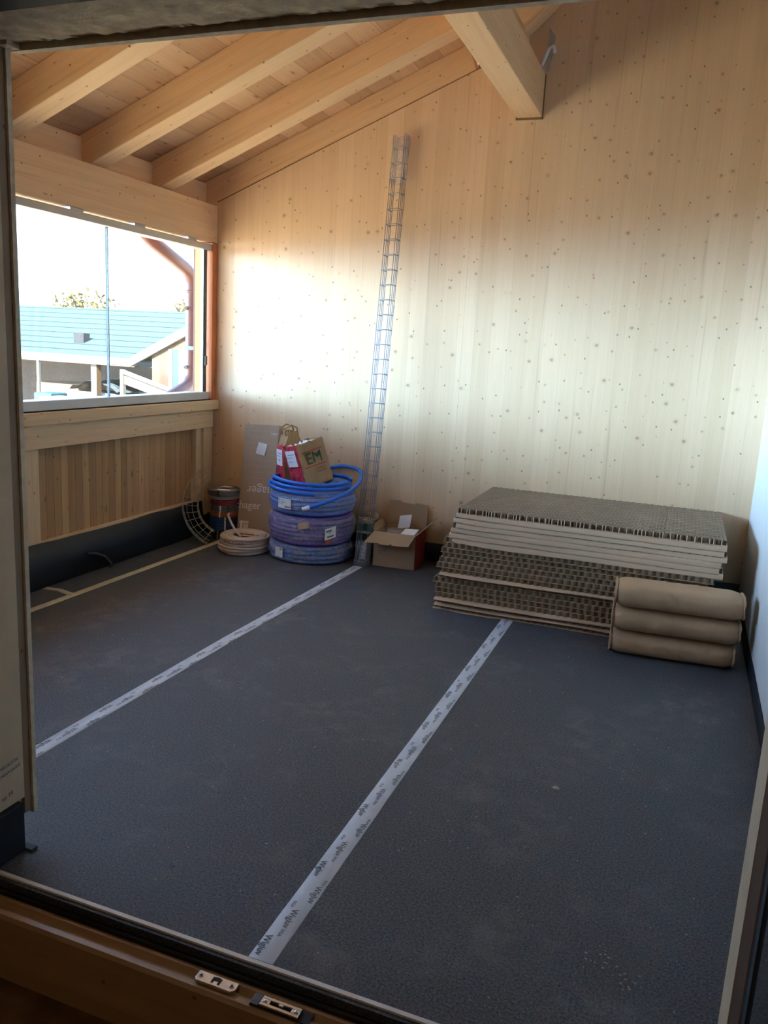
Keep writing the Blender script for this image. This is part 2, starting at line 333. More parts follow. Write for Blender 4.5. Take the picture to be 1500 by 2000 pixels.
def empty(name, label, cat, loc=(0, 0, 0), rot=(0, 0, 0), group=None):
    o = bpy.data.objects.new(name, None); C.objects.link(o); o.location = loc; o.rotation_euler = rot; o.empty_display_size = 0.05
    return tag(o, label, cat, group)
def struct(name, mb, mat, parent=None, **k):
    o = mb.build(name, mat, parent, **k)
    if not parent: o['kind'] = 'structure'
    return o
def quad(pts): return MB().add(pts, [tuple(range(len(pts)))])
def lettering(name, items, mat, parent, ext=0.0004):
    """items: (string, size, matrix, sx). All the print of one part becomes one mesh."""
    mb = MB()
    for s_, size, mx, sx in items:
        cu = bpy.data.curves.new('t', 'FONT'); cu.body = s_; cu.size = size; cu.extrude = ext; cu.resolution_u = 3
        cu.align_x = 'CENTER'; cu.align_y = 'CENTER'
        ob = bpy.data.objects.new('t', cu); C.objects.link(ob); bpy.context.view_layer.update()
        me = bpy.data.meshes.new_from_object(ob.evaluated_get(bpy.context.evaluated_depsgraph_get()))
        mb.add([mx @ Vector((v.co.x*sx, v.co.y, v.co.z)) for v in me.vertices], [tuple(p.vertices) for p in me.polygons])
        bpy.data.objects.remove(ob); bpy.data.meshes.remove(me); bpy.data.curves.remove(cu)
    return mb.build(name, mat, parent)
def face_mx(o, ux, uy):       # text plane: origin, reading direction, up direction
    ux = Vector(ux).normalized(); uy = Vector(uy); uy = (uy - ux*uy.dot(ux)).normalized(); uz = ux.cross(uy)
    mx = Matrix((ux, uy, uz)).transposed().to_4x4(); mx.translation = Vector(o); return mx

# ================================================================== SETTING
YB = 5.45; XL = -3.45; XR = 0.45; SL = 0.41
def zr(x): return 2.50 + SL*(x - XL)            # underside of the dormer rafters
def zs(x): return 3.44 + 0.92*(x + 1.21)        # underside of the steep rafters
zt0 = lambda x: zr(x) + 0.22
struct('floor', MB().box((-3.7, 1.50, -0.12), (XR + 0.2, YB + 0.2, 0)), 'mat')
# back wall: cross laminated panel
struct('wall_back', MB().prism([(-3.62, 0), (XR + 0.2, 0), (XR + 0.2, zs(XR + 0.2) + 0.27), (-1.15, zs(-1.15) + 0.27), (-1.40, zt0(-1.40)), (-1.40, zr(-1.49)), (-1.49, zr(-1.49)), (XL, zr(XL) - 0.005), (-3.62, 2.45)], 'Y', YB, YB + 0.36), 'clt')
struct('trim_1', MB().box((-1.497, YB - 0.0006, 0.3), (-1.494, YB, 3.25)).box((-0.38, YB - 0.0006, 0.3), (-0.377, YB, 3.9)).box((-2.42, YB - 0.0005, 0.3), (-2.4185, YB, 2.88)), 'rail')
struct('wall_right', MB().box((XR, 1.72, 0), (XR + 0.15, YB, 5.3)), 'white_wall')
# left wall: boarded parapet, posts and rails are timbers of their own
struct('wall_left', MB().box((-3.60, 1.5, -0.1), (-3.52, YB, 0.97)), 'tg')
wl = struct('trim_2', MB().box((-3.52, 1.6, 0.235), (-3.485, 5.30, 0.262)), 'rail')
# ceilings
n = Vector((-SL, 0, 1)).normalized(); dep = 0.175
zt = lambda x: zr(x) + dep * math.sqrt(1 + SL*SL)
struct('ceiling', MB().prism([(-4.0, zt(-4.0)), (-1.0, zt(-1.0)), (-1.0, zt(-1.0) + 0.03), (-4.0, zt(-4.0) + 0.03)], 'Y', 0.9, YB + 0.9), 'deck')
zst = lambda x: zs(x) + 0.2 * math.sqrt(1 + 0.92**2)
struct('ceiling_2', MB().prism([(-1.35, zst(-1.35)), (0.9, zst(0.9)), (0.9, zst(0.9) + 0.03), (-1.35, zst(-1.35) + 0.03)], 'Y', 0.9, YB + 0.9), 'deck')['kind'] = 'structure'

def rafter(y0, y1, x0, x1, label, z=zr, sl=SL, d=0.174, name='roof_rafter', grp='rafters under the sloping roof'):
    L = (x1 - x0) * math.sqrt(1 + sl*sl)
    o = MB().box((0, 0, 0), (L, y1 - y0, d)).build(name, 'beamx', bevel=0.004)
    o.location = (x0, y0, z(x0)); o.rotation_euler = (0, -math.atan(sl), 0)
    return tag(o, label, 'rafter', grp)
rafter(5.455, 5.60, -3.85, -1.53, 'pale spruce rafter lying flush along the sloping top edge of the knotty back wall')
rafter(4.80, 4.94, -3.85, -1.235, 'spruce rafter nearest the back wall, crossing the corner above the window beam')
rafter(4.12, 4.26, -3.85, -1.235, 'middle spruce rafter whose foot sits above the centre of the window beam')
rafter(3.42, 3.56, -3.85, -1.235, 'spruce rafter at the upper left, its foot beside the door jamb')
rafter(2.72, 2.86, -3.85, -1.235, 'spruce rafter nearest the doorway, half hidden by the grey lintel')
rafter(5.30, 5.44, -1.22, 0.6, 'steep rafter climbing right of the purlin along the back wall top', zs, 0.92, 0.2)
rafter(4.62, 4.76, -1.22, 0.6, 'second steep rafter right of the purlin, partly behind the lintel', zs, 0.92, 0.2)
# purlin
p = MB().box((-1.24, 0.95, 2.985), (-1.08, YB + 0.0, 3.235)).build('roof_purlin', 'beamy', bevel=0.004)
tag(p, 'thick square spruce purlin running towards the camera from high on the back wall', 'beam')
struct('trim_3', MB().box((-1.238, 0.95, 3.236), (-1.20, YB - 0.005, 3.455)), 'beamy')
struct('trim_4', MB().box((-1.247, YB - 0.004, 2.972), (-1.070, YB, 2.985)).box((-1.08, YB - 0.004, 2.972), (-1.072, YB, 3.235)).box((-1.247, YB - 0.004, 2.972), (-1.24, YB, 2.992)), 'kraft_d')
struct('trim_15', MB().prism([(-1.078, 3.24), (-1.055, 3.255), (-1.035, 3.45), (-1.078, 3.50)], 'Y', YB - 0.002, YB), 'membrane_grey')
# loose cable end in the gap beside the purlin
tag(MB().tube([(-1.1, 5.40, 3.27), (-1.06, 5.39, 3.36), (-1.03, 5.38, 3.37), (-1.02, 5.38, 3.33)], 0.012, 8).build('loose_cable', 'paper', smooth=True), 'short pale cable end poking from the gap beside the purlin', 'cable')
# seam between panel and first rafter
struct('trim_5', MB().prism([(XL, zr(XL) - 0.004), (-1.49, zr(-1.49) - 0.004), (-1.49, zr(-1.49) + 0.003), (XL, zr(XL) + 0.003)], 'Y', YB - 0.001, YB + 0.02), 'kraft_d')
struct('trim_14', MB().box((-1.528, YB + 0.03, 3.292), (-1.402, YB + 0.2, 3.60)), 'batten')
# blocking boards between rafter feet
yy = [1.6, 2.72, 2.86, 3.42, 3.56, 4.12, 4.26, 4.80, 4.94, 5.45]
lab = ['behind the doorway jamb', 'left of the leftmost rafter foot', 'between the upper left and the middle rafter', 'between the last two rafters', 'in the corner beside the back wall']
for i in range(0, len(yy), 2):
    o = MB().box((XL - 0.138, yy[i] + 0.001, 2.4705), (XL - 0.10, yy[i+1] - 0.001, zt(XL - 0.138) - 0.002)).build('blocking_board', 'beamy')
    tag(o, 'spruce blocking board above the window beam ' + lab[i//2], 'board', 'blocking boards between the rafter feet')
o = MB().box((XL - 0.14, 1.6, 2.205), (XL, YB - 0.002, 2.47)).build('window_header_beam', 'beamy', bevel=0.003)
tag(o, 'deep whitish spruce beam spanning above the window', 'beam')

# window
win = MB().box((-3.56, 1.75, 1.043), (-3.455, 5.36, 1.10)).build('window_1', 'alu', bevel=0.003); win['kind'] = 'structure'
MB().box((-3.54, 1.75, 1.036), (-3.452, 5.40, 1.043)).build('sill_strip', 'gasket', win)
MB().box((-3.54, 1.75, 2.143), (-3.455, 5.40, 2.188)).build('top_rail', 'alu', win, bevel=0.003)
MB().box((-3.51, 5.325, 1.10), (-3.475, 5.352, 2.143)).build('side_stile', 'dark_alu', win)
MB().box((-3.50, 5.312, 1.10), (-3.48, 5.324, 2.143)).box((-3.50, 5.353, 1.045), (-3.48, 5.362, 2.143)).build('seal_strip', 'alu', win)
MB().box((-3.474, 5.322, 1.30), (-3.462, 5.346, 1.37)).build('window_latch', 'whitepaint', win)
for (a, c2, x) in ((4.26, 5.322, -3.492), (3.52, 4.27, -3.506), (2.62, 3.53, -3.520), (1.78, 2.63, -3.534)):
    MB().box((x - 0.003, a, 1.10), (x + 0.003, c2, 2.143)).build('glass_pane', 'glass', win)
MB().box((-3.508, 4.262, 1.10), (-3.497, 4.277, 2.143)).build('pane_edge_seal', 'tarp', win)
MB().box((-3.522, 3.525, 1.10), (-3.512, 3.535, 2.143)).build('pane_edge_seal', 'alu', win)
for a in (5.10, 4.505, 3.92, 3.2, 2.5):
    MB().box((-3.53, a, 2.188), (-3.47, a + 0.11, 2.205)).build('head_bracket', 'alu', win)
# reveal post of the window corner
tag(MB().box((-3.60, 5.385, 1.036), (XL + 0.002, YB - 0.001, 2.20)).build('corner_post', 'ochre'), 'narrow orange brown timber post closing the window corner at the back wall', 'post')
# timbers of the parapet
tag(MB().box((-3.60, 1.6, 0.965), (XL + 0.03, YB + 0.0, 1.036)).build('sill_beam', 'rail', bevel=0.003), 'knotty spruce sill beam directly under the aluminium window rail', 'beam')
tag(MB().box((-3.56, 1.6, 0.825), (XL, YB - 0.03, 0.964)).build('apron_beam', 'rail', bevel=0.003), 'knotty spruce rail below the sill beam, above the brown boarding', 'beam')
tag(MB().box((-3.519, 5.30, 0.0), (XL - 0.005, 5.415, 0.824)).build('parapet_post', 'post', bevel=0.003), 'short spruce post under the sill beside the back corner', 'post', 'parapet posts')
tag(MB().box((-3.519, 5.225, 0.0), (-3.475, 5.298, 0.824)).build('parapet_post', 'post', bevel=0.003), 'narrow recessed stud left of the corner post under the sill', 'post', 'parapet posts')
tag(MB().box((-3.519, 3.35, 0.26), (XL - 0.03, 3.625, 0.824)).build('parapet_post', 'post', bevel=0.003), 'wide pale spruce post at the left end of the boarding beside the door jamb', 'post', 'parapet posts')
# baseboards: black membrane upstands
def upstand(name, p0, p1, h0, h1, th, nrm, wav=0.006, sp=0.020):
    p0 = Vector(p0); p1 = Vector(p1); nrm = Vector(nrm); N = 60; mb = MB(); vs = []; fs = []
    for i in range(N + 1):
        t = i / N; p = p0.lerp(p1, t); h = h0 + (h1 - h0)*t + wav*noise.noise(Vector((t*14, 0.3, 0)))*2
        o1 = nrm*(th + sp*0.3*noise.noise(Vector((t*22, 4, 0)))); o2 = nrm*(th + sp + sp*0.3*noise.noise(Vector((t*17, 8, 0))))
        vs += [p + Vector((0, 0, 0.0)) + nrm*0.0, p + o2, p + o1 + Vector((0, 0, h*0.5)), p + o1*0.8 + Vector((0, 0, h)), p + Vector((0, 0, h))]
    for i in range(N):
        for j in range(4): fs.append((i*5 + j, (i+1)*5 + j, (i+1)*5 + j + 1, i*5 + j + 1))
    return struct(name, mb.add(vs, fs), 'membrane', smooth=True)
upstand('baseboard_left', (-3.519, 1.6, 0.001), (-3.519, YB - 0.01, 0.001), 0.262, 0.247, 0.065, (1, 0, 0))
upstand('baseboard_back', (-3.4, YB - 0.001, 0.001), (XR - 0.001, YB - 0.001, 0.001), 0.125, 0.14, 0.006, (0, -1, 0), 0.002, 0.004)
upstand('baseboard_right', (XR - 0.001, YB - 0.01, 0.001), (XR - 0.001, 1.75, 0.001), 0.10, 0.06, 0.005, (-1, 0, 0), 0.003, 0.004)
tag(MB().tube([(-3.44, 3.97, 0.125), (-3.43, 4.03, 0.115), (-3.415, 4.10, 0.08), (-3.40, 4.14, 0.03), (-3.385, 4.12, 0.012)], 0.009, 8).build('membrane_cord', 'cblack', smooth=True), 'loose black cord hanging on the black upstand under the window wall', 'cord')

# front wall with the doorway (seen from the hall)
X0, X1, ZD = -1.68, 0.215, 2.185
fw = MB().box((-3.7, 1.50, 0.0), (X0 - 0.012, 1.652, 5.3)).box((X1 + 0.012, 1.50, 0.0), (0.62, 1.70, 5.3)).box((X0 - 0.012, 1.50, ZD + 0.03), (X1 + 0.012, 1.70, 5.3))
struct('wall_front', fw, 'hall_wall')
struct('trim_6', MB().box((X0 - 0.011, 1.50, 0.155), (X0, 1.652, ZD)), 'board')                 # printed reveal board
struct('trim_7', MB().box((X0 - 0.012, 1.654, 0.10), (X0 - 0.002, 1.680, ZD)), 'batten')
struct('trim_8', MB().box((X0 - 0.30, 1.681, 0.090), (X0 + 0.005, 1.696, ZD + 0.01)), 'edge')        # room-side board, edge seen
struct('trim_9', MB().box((X0 - 0.03, 1.50, 0.001), (X0 + 0.020, 1.630, 0.154)).box((X0 + 0.0, 1.626, 0.001), (X0 + 0.045, 1.652, 0.008)), 'membrane', bevel=0.004)
t6 = bpy.data.objects['trim_6']
lettering('stencil_print', [('AB-OLDT/2', 0.013, face_mx((X0 + 0.0006, 1.60, 0.285), (0, 1, 0.1), (0, 0, 1)), 1),
    ('MIAM DUTÓ', 0.013, face_mx((X0 + 0.0006, 1.605, 0.262), (0, 1, 0.1), (0, 0, 1)), 1), ('to M', 0.02, face_mx((X0 + 0.0006, 1.59, 0.19), (0, 1, 0.15), (0, 0, 1)), 1)], 'greyprint', t6)
# soffit of the opening: rough board, dark gap, pale trim
sv = []; sf = []; NX, NY = 150, 12
mb = MB()
for i in range(NX + 1):
    for j in range(NY + 1):
        x = X0 + (X1 - X0)*i/NX; y = 1.50 + 0.205*j/NY
        if j == NY: y += 0.006*noise.noise(Vector((x*25, 0, 0)))
        z = ZD + 0.004*noise.noise(Vector((x*30, y*30, 0))) + 0.002*noise.noise(Vector((x*90, y*90, 3)))
        sv.append((x, y - 0.02 if j == NY else y*1.0, z))
for i in range(NX):
    for j in range(NY): a = i*(NY+1) + j; sf.append((a, a+1, a+NY+2, a+NY+1))
struct('trim_10', mb.add(sv, sf), 'soffit', smooth=True)
struct('trim_11', MB().box((X0 + 0.02, 1.66, ZD + 0.006), (X1, 1.712, ZD + 0.03)), 'kraft_d')
struct('trim_12', MB().box((X0 - 0.0, 1.702, ZD - 0.012), (X1, 1.722, ZD + 0.2)).box((X0, 1.66, ZD - 0.010), (X0 + 0.03, 1.703, ZD + 0.01)), 'edge')
# right reveal
struct('trim_13', MB().box((X1 - 0.0, 1.50, 0.0), (X1 + 0.012, 1.62, ZD)), 'board')
# hall around the camera
struct('wall_hall', MB().box((-3.0, -1.6, -0.4), (-2.9, 1.5, 2.7)).box((1.6, -1.6, -0.4), (1.7, 1.5, 2.7)).box((-3.0, -1.7, -0.4), (1.7, -1.6, 2.7)).box((-3.0, 1.42, -0.4), (X0 - 0.12, 1.5, 2.7)).box((X1 + 0.10, 1.42, -0.4), (1.7, 1.5, 2.7)).box((X0 - 0.12, 1.42, ZD + 0.08), (X1 + 0.12, 1.5, 2.7)), 'hall_wall')['kind'] = 'structure'
struct('ceiling_hall', MB().box((-3.0, -1.7, 2.6), (1.7, 1.5, 2.7)), 'hall_wall')['kind'] = 'structure'
struct('floor_hall', MB().box((-3.0, -1.7, -0.42), (1.7, 1.43, -0.20)), 'hallfloor')['kind'] = 'structure'

# door frame (threshold) and strikes
dr = struct('door_1', MB().prism([(1.475, -0.10), (1.475, -0.022), (1.462, -0.020), (1.452, -0.034), (1.440, -0.034), (1.433, -0.022), (1.416, -0.020), (1.408, -0.028), (1.405, -0.10), (1.398, -0.15), (1.398, -0.199), (1.50, -0.199)], 'X', X0 - 0.10, X1 + 0.06), 'frame')
MB().prism([(1.512, -0.10), (1.512, 0.006), (1.522, 0.008), (1.526, 0.0), (1.526, -0.10)], 'X', X0 - 0.08, X1 + 0.05).build('threshold_edge', 'silver', dr)
MB().prism([(1.476, -0.1), (1.476, -0.012), (1.480, -0.008), (1.486, -0.014), (1.492, -0.022), (1.500, -0.022), (1.504, -0.006), (1.511, -0.002), (1.511, -0.1)], 'X', X0 - 0.08, X1 + 0.05).build('threshold_gasket', 'gasket', dr)
MB().box((X0 - 0.1, 1.425, ZD - 0.01), (X1 + 0.05, 1.50, ZD + 0.07)).build('frame_head', 'gasket', dr)
MB().box((X0 - 0.1, 1.500, ZD - 0.002), (X1 + 0.05, 1.508, ZD + 0.01)).build('head_trim', 'edge', dr)
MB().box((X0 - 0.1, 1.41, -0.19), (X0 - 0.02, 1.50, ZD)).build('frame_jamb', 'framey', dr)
def strike(x, y, kind, label):
    e = empty('strike_plate', label, 'strike plate', (x, y, -0.0195), (0.0, 0, 0), 'steel strike plates on the threshold')
    if kind == 0:
        mb = MB().prism([(-0.055, -0.011), (-0.047, -0.019), (0.047, -0.019), (0.055, -0.011), (0.055, 0.013), (-0.055, 0.013)], 'Z', 0.0, 0.007)
        mb.build('plate', 'steel', e, bevel=0.0015)
        MB().box((-0.012, -0.012, 0.0071), (-0.006, 0.006, 0.0078)).box((0.006, -0.012, 0.0071), (0.012, 0.006, 0.0078)).box((-0.006, -0.004, 0.0071), (0.006, 0.008, 0.0078)).build('keeper_slot', 'gasket', e)
        for s in (-0.042, 0.042):
            sc = MB().lathe([(0, 0.0092), (0.005, 0.009), (0.006, 0.007)], (s, -0.002, 0), 16).build('screw', 'steel', e, smooth=True)
            MB().box((s - 0.0025, -0.0045, 0.0092), (s + 0.0025, 0.0005, 0.0096)).build('screw_socket', 'gasket', sc)
    else:
        MB().box((-0.074, -0.017, 0.0), (0.078, 0.017, 0.003)).build('base_pad', 'gasket', e)
        MB().box((-0.074, -0.017, 0.003), (-0.052, 0.017, 0.006)).build('end_cap', 'dark_alu', e, bevel=0.002)
        MB().box((-0.05, -0.014, 0.003), (0.05, -0.006, 0.009)).box((-0.05, 0.006, 0.003), (0.05, 0.014, 0.009)).box((-0.05, -0.006, 0.003), (-0.028, 0.006, 0.009)).box((0.028, -0.006, 0.003), (0.05, 0.006, 0.009)).box((-0.006, 0.0, 0.003), (0.006, 0.006, 0.009)).build('plate', 'steel', e, bevel=0.001)
        for s in (-0.040, 0.040): MB().lathe([(0, 0.0112), (0.005, 0.011), (0.006, 0.009)], (s, 0.0, 0), 16).build('screw', 'steel', e, smooth=True)
strike(-0.893, 1.446, 0, 'solid steel strike plate with two screws, left one on the threshold')
strike(-0.716, 1.437, 1, 'slotted brassy strike plate with black end caps, right one on the threshold')
# open door leaf on the right
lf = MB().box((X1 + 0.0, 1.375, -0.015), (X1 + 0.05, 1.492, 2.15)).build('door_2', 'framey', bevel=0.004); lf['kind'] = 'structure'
MB().box((X1 + 0.002, 1.345, -0.010), (X1 + 0.05, 1.374, 2.14)).build('leaf_gasket', 'gasket', lf)
MB().box((X1 - 0.000, 1.318, 0.06), (X1 + 0.05, 1.344, 2.08)).build('glazing_bead', 'tarp', lf)
MB().box((X1 + 0.004, 0.45, 0.06), (X1 + 0.04, 1.317, 2.08)).build('leaf_glass', 'leafglass', lf)
MB().box((X1 + 0.0, 0.34, -0.015), (X1 + 0.05, 0.449, 2.15)).box((X1 + 0.0, 0.45, -0.015), (X1 + 0.05, 1.344, 0.059)).build('leaf_rail', 'framey', lf)

# ================================================================== TAPES ON THE FLOOR
def tape(pts, w, mat, label, z=0.0012, txt=None):
    e = empty('floor_tape', label, 'tape', (0, 0, 0), (0, 0, 0), 'adhesive tapes along the floor mat joints')
    N = 60; vs = []; fs = []; P = [Vector((*q, 0)) for q in pts]
    def at(t):
        k = min(int(t*(len(P)-1)), len(P)-2); f = t*(len(P)-1) - k; return P[k].lerp(P[k+1], f)
    for i in range(N + 1):
        c = at(i/N); d = (at(min(1, i/N + 0.01)) - at(max(0, i/N - 0.01))).normalized(); s = Vector((d.y, -d.x, 0))
        for k, h in ((-0.5, 0.0), (-0.48, 1), (-0.06, 1.0), (0.0, 1 + 1.3*max(0, noise.noise(Vector((i*0.35, w, 0))))), (0.06, 1), (0.48, 1), (0.5, 0.0)):
            q = c + s*w*k*(1 + 0.02*noise.noise(Vector((i*0.7, k, 0)))); vs.append((q.x, q.y, z*h + 0.0002))
    for i in range(N):
        for j in range(6): fs.append((i*7 + j, i*7 + j + 1, (i+1)*7 + j + 1, (i+1)*7 + j))
    MB().add(vs, fs).build('tape_strip', mat, e, smooth=True)
    if txt:
        items = []; L = (P[-1] - P[0]).length; d = (P[-1] - P[0]).normalized(); s = Vector((d.y, -d.x, 0)); cols = (-0.30, -0.02, 0.26)
        k = 0; t = 0.05
        while t < L - 0.05:
            j = k % 3
            q = P[0] + d*t + s*w*(-0.27 + 0.27*((k) % 3))
            items.append(('Wigluv', 0.028, face_mx((q.x, q.y, z + 0.0012), (-d.x + 0.09, -d.y, 0), (s.x, s.y, 0)), 0.95))
            q2 = P[0] + d*(t + 0.055) + s*w*(0.33 - 0.3*((k + 1) % 3))
            items.append(('SIGA', 0.013, face_mx((q2.x, q2.y, z + 0.0012), (-d.x - 0.04, -d.y, 0), (s.x, s.y, 0)), 1))
            k += 1; t += 0.112
        lettering('tape_print', items, 'ink', e, 0.0001)
tape([(-0.823, 1.53), (-0.826, 2.6), (-0.824, 4.45)], 0.068, 'tape', 'white printed tape running from the threshold to under the cardboard stack', txt=1)
tape([(-2.06, 1.75), (-2.052, 3.4), (-2.012, 5.02)], 0.066, 'tape', 'white tape running from the left jamb to the foot of the wire tray', txt=1)
tape([(-3.225, 1.75), (-3.205, 3.4), (-3.19, 5.35)], 0.052, 'tapey', 'yellowish tape parallel to the window wall')
tape([(-3.43, 3.59), (-3.33, 3.60), (-3.20, 3.565)], 0.040, 'tapey', 'short yellowish tape stub branching off towards the window wall', z=0.0025)

# ================================================================== HONEYCOMB BOARDS
BW, BD, BH = 1.48, 0.90, 0.0285; PP, HH, TH = 0.0400, 0.0145, 0.0032; SPC = 0.0185
def strip(mb, y0, flip, x0, x1, h=BH):
    pts = []; x = 0.0; k = 0
    lv = [0, 0, 1, 1]; st = [0, PP*0.18, PP*0.5, PP*0.68]
    for c in range(int(BW/PP) + 1):
        for a, b_ in zip(st, lv):
            xx = c*PP + a
            if xx < x0 - 1e-6 or xx > x1 + 1e-6: continue
            l = b_ if not flip else 1 - b_
            pts.append((xx, y0 + l*HH))
    if len(pts) < 2: return
    vs = []; fs = []
    for (x, y) in pts: vs += [(x, y - TH/2, 0), (x, y - TH/2, h), (x, y + TH/2, h), (x, y + TH/2, 0)]
    for i in range(len(pts) - 1):
        for j in range(3): fs.append((i*4 + j, (i+1)*4 + j, (i+1)*4 + j + 1, i*4 + j + 1))
    fs += [(0, 1, 2, 3), tuple((len(pts)-1)*4 + j for j in (3, 2, 1, 0))]
    mb.add(vs, fs)
top_core = MB(); k = 0
while k*SPC < BD: strip(top_core, k*SPC, k % 2, 0, BW); k += 1
rs = random.Random(4); xx_ = 0.004
while xx_ < BW - 0.01:
    top_core.box((xx_, -0.015, 0.0), (xx_ + 0.0042, 0.004, BH)); xx_ += rs.choice((0.016, 0.02, 0.034, 0.04, 0.04))
low_core = MB(); k = 0
while k*SPC < BD:
    if k < 4: strip(low_core, k*SPC, k % 2, 0, BW)
    else: strip(low_core, k*SPC, k % 2, 0, PP*2.3); strip(low_core, k*SPC, k % 2, BW - PP*2.6, BW)
    k += 1
low_core.box((PP*1.8, 0.052, 0.0), (BW - PP*2.0, BD - 0.02, BH - 0.001))
def facing(mb_kind, seed, flap):
    """thin paper under the core; flap > 0 folds over the front and hangs down"""
    rnd = random.Random(seed); N = 40; vs = []; fs = []
    for i in range(N + 1):
        t = i/N; x = -0.006 + (BW + 0.012)*t
        out = 0.013 + 0.004*noise.noise(Vector((t*4, seed, 0)))
        if flap:
            hh = flap + 0.006*noise.noise(Vector((t*3, seed*1.7, 0))); lift = 0.010*max(0, 1 - t*7)*rnd.random()
            row = [(BD, 0), (0.0, -0.0008), (-out*0.6, -0.0015), (-out - 0.003, -hh*0.35 + lift), (-out - 0.007 - 0.003*noise.noise(Vector((t*6, seed, 2))), -hh + lift)]
        else: row = [(BD, 0), (0.0, 0.0), (-0.001, 0.0), (-0.002 - 0.002*noise.noise(Vector((t*20, seed, 0))), -0.0005), (-0.003, -0.001)]
        if mb_kind == 'out': row = [(BD, 0), (0.0, 0.0), (-0.015, -0.001), (-0.03, -0.006 + 0.01*noise.noise(Vector((t*3, seed, 0)))), (-0.036 - 0.02*noise.noise(Vector((t*2.5, seed, 5))), -0.008 + 0.012*noise.noise(Vector((t*3, seed, 0))))]
        for (y, z) in row: vs.append((x, y, z + 0.0008)); 
        for (y, z) in row: vs.append((x, y, z - 0.0010))
    for i in range(N):
        for j in range(4):
            a = i*10 + j; b_ = (i+1)*10 + j
            fs += [(a, b_, b_ + 1, a + 1), (a + 5, a + 6, b_ + 6, b_ + 5)]
        a = i*10 + 4; b_ = (i+1)*10 + 4; fs.append((a, b_, b_ + 5, a + 5))
    return MB().add(vs, fs)
def edgecol(o):  # upward and narrow front faces take the painted-lit edge colour
    o.data.materials.append(M['lit_edge'])
    for p in o.data.polygons:
        if (p.normal.z > 0.9 and p.area < 0.001) or (abs(p.normal.y) > 0.9 and p.area < 0.00014): p.material_index = 1
    return o
core_mesh_ob = None
NB = 20
kinds = ['out', 'out', 'out'] + ['H']*4 + ['out'] + ['H']*6 + ['F']*6
names = {0: 'lowest grey paper-faced honeycomb board lying on the floor mat', 19: 'topmost honeycomb cardboard with open cells on show'}
ords = ['first', 'second', 'third', 'fourth', 'fifth', 'sixth', 'seventh', 'eighth', 'ninth', 'tenth', 'eleventh', 'twelfth', 'thirteenth', 'fourteenth', 'fifteenth', 'sixteenth', 'seventeenth', 'eighteenth', 'nineteenth']
rnd = random.Random(3)
for i in range(NB):
    z = 0.002 + i*0.0298
    kd = kinds[i]
    if i in names: lb = names[i]
    elif kd == 'F': lb = 'honeycomb board with pale drooping paper edge, %s below the open-celled top board' % ords[NB - 2 - i]
    elif kd == 'H': lb = 'brown honeycomb board with bare cell edge, %s from the floor in the tall stack' % ords[i]
    else: lb = 'honeycomb board with pale paper edge sticking out, %s from floor in the stack' % ords[i]
    jx = rnd.uniform(-0.008, 0.008); jy = rnd.uniform(-0.006, 0.006)
    if kd == 'F': jy *= 0.2; jx *= 1.4
    if kd == 'H': jx -= 0.015 + 0.012*(i % 3)
    if i == 9: jx -= 0.02
    if i == 17: jx += 0.015
    if i == 14: jx += 0.02; 
    e = empty('honeycomb_board', lb, 'cardboard', (-1.268 + 0.062*z/0.6 + jx, 4.43 + 0.11*z/0.6 + jy, z), (0, 0, rnd.uniform(-0.006, 0.006)), 'honeycomb boards in the tall stack')
    if i == NB - 1: edgecol(top_core.build('honeycomb_core', 'honey', e))
    elif core_mesh_ob is None: core_mesh_ob = edgecol(low_core.build('honeycomb_core', 'honey', e))
    else:
        c = core_mesh_ob.copy(); C.objects.link(c); c.parent = e
    facing(kd, i + 1, 0.0305 if kd == 'F' else 0).build('paper_facing', 'card' if kd == 'H' else 'facing', e, smooth=True)

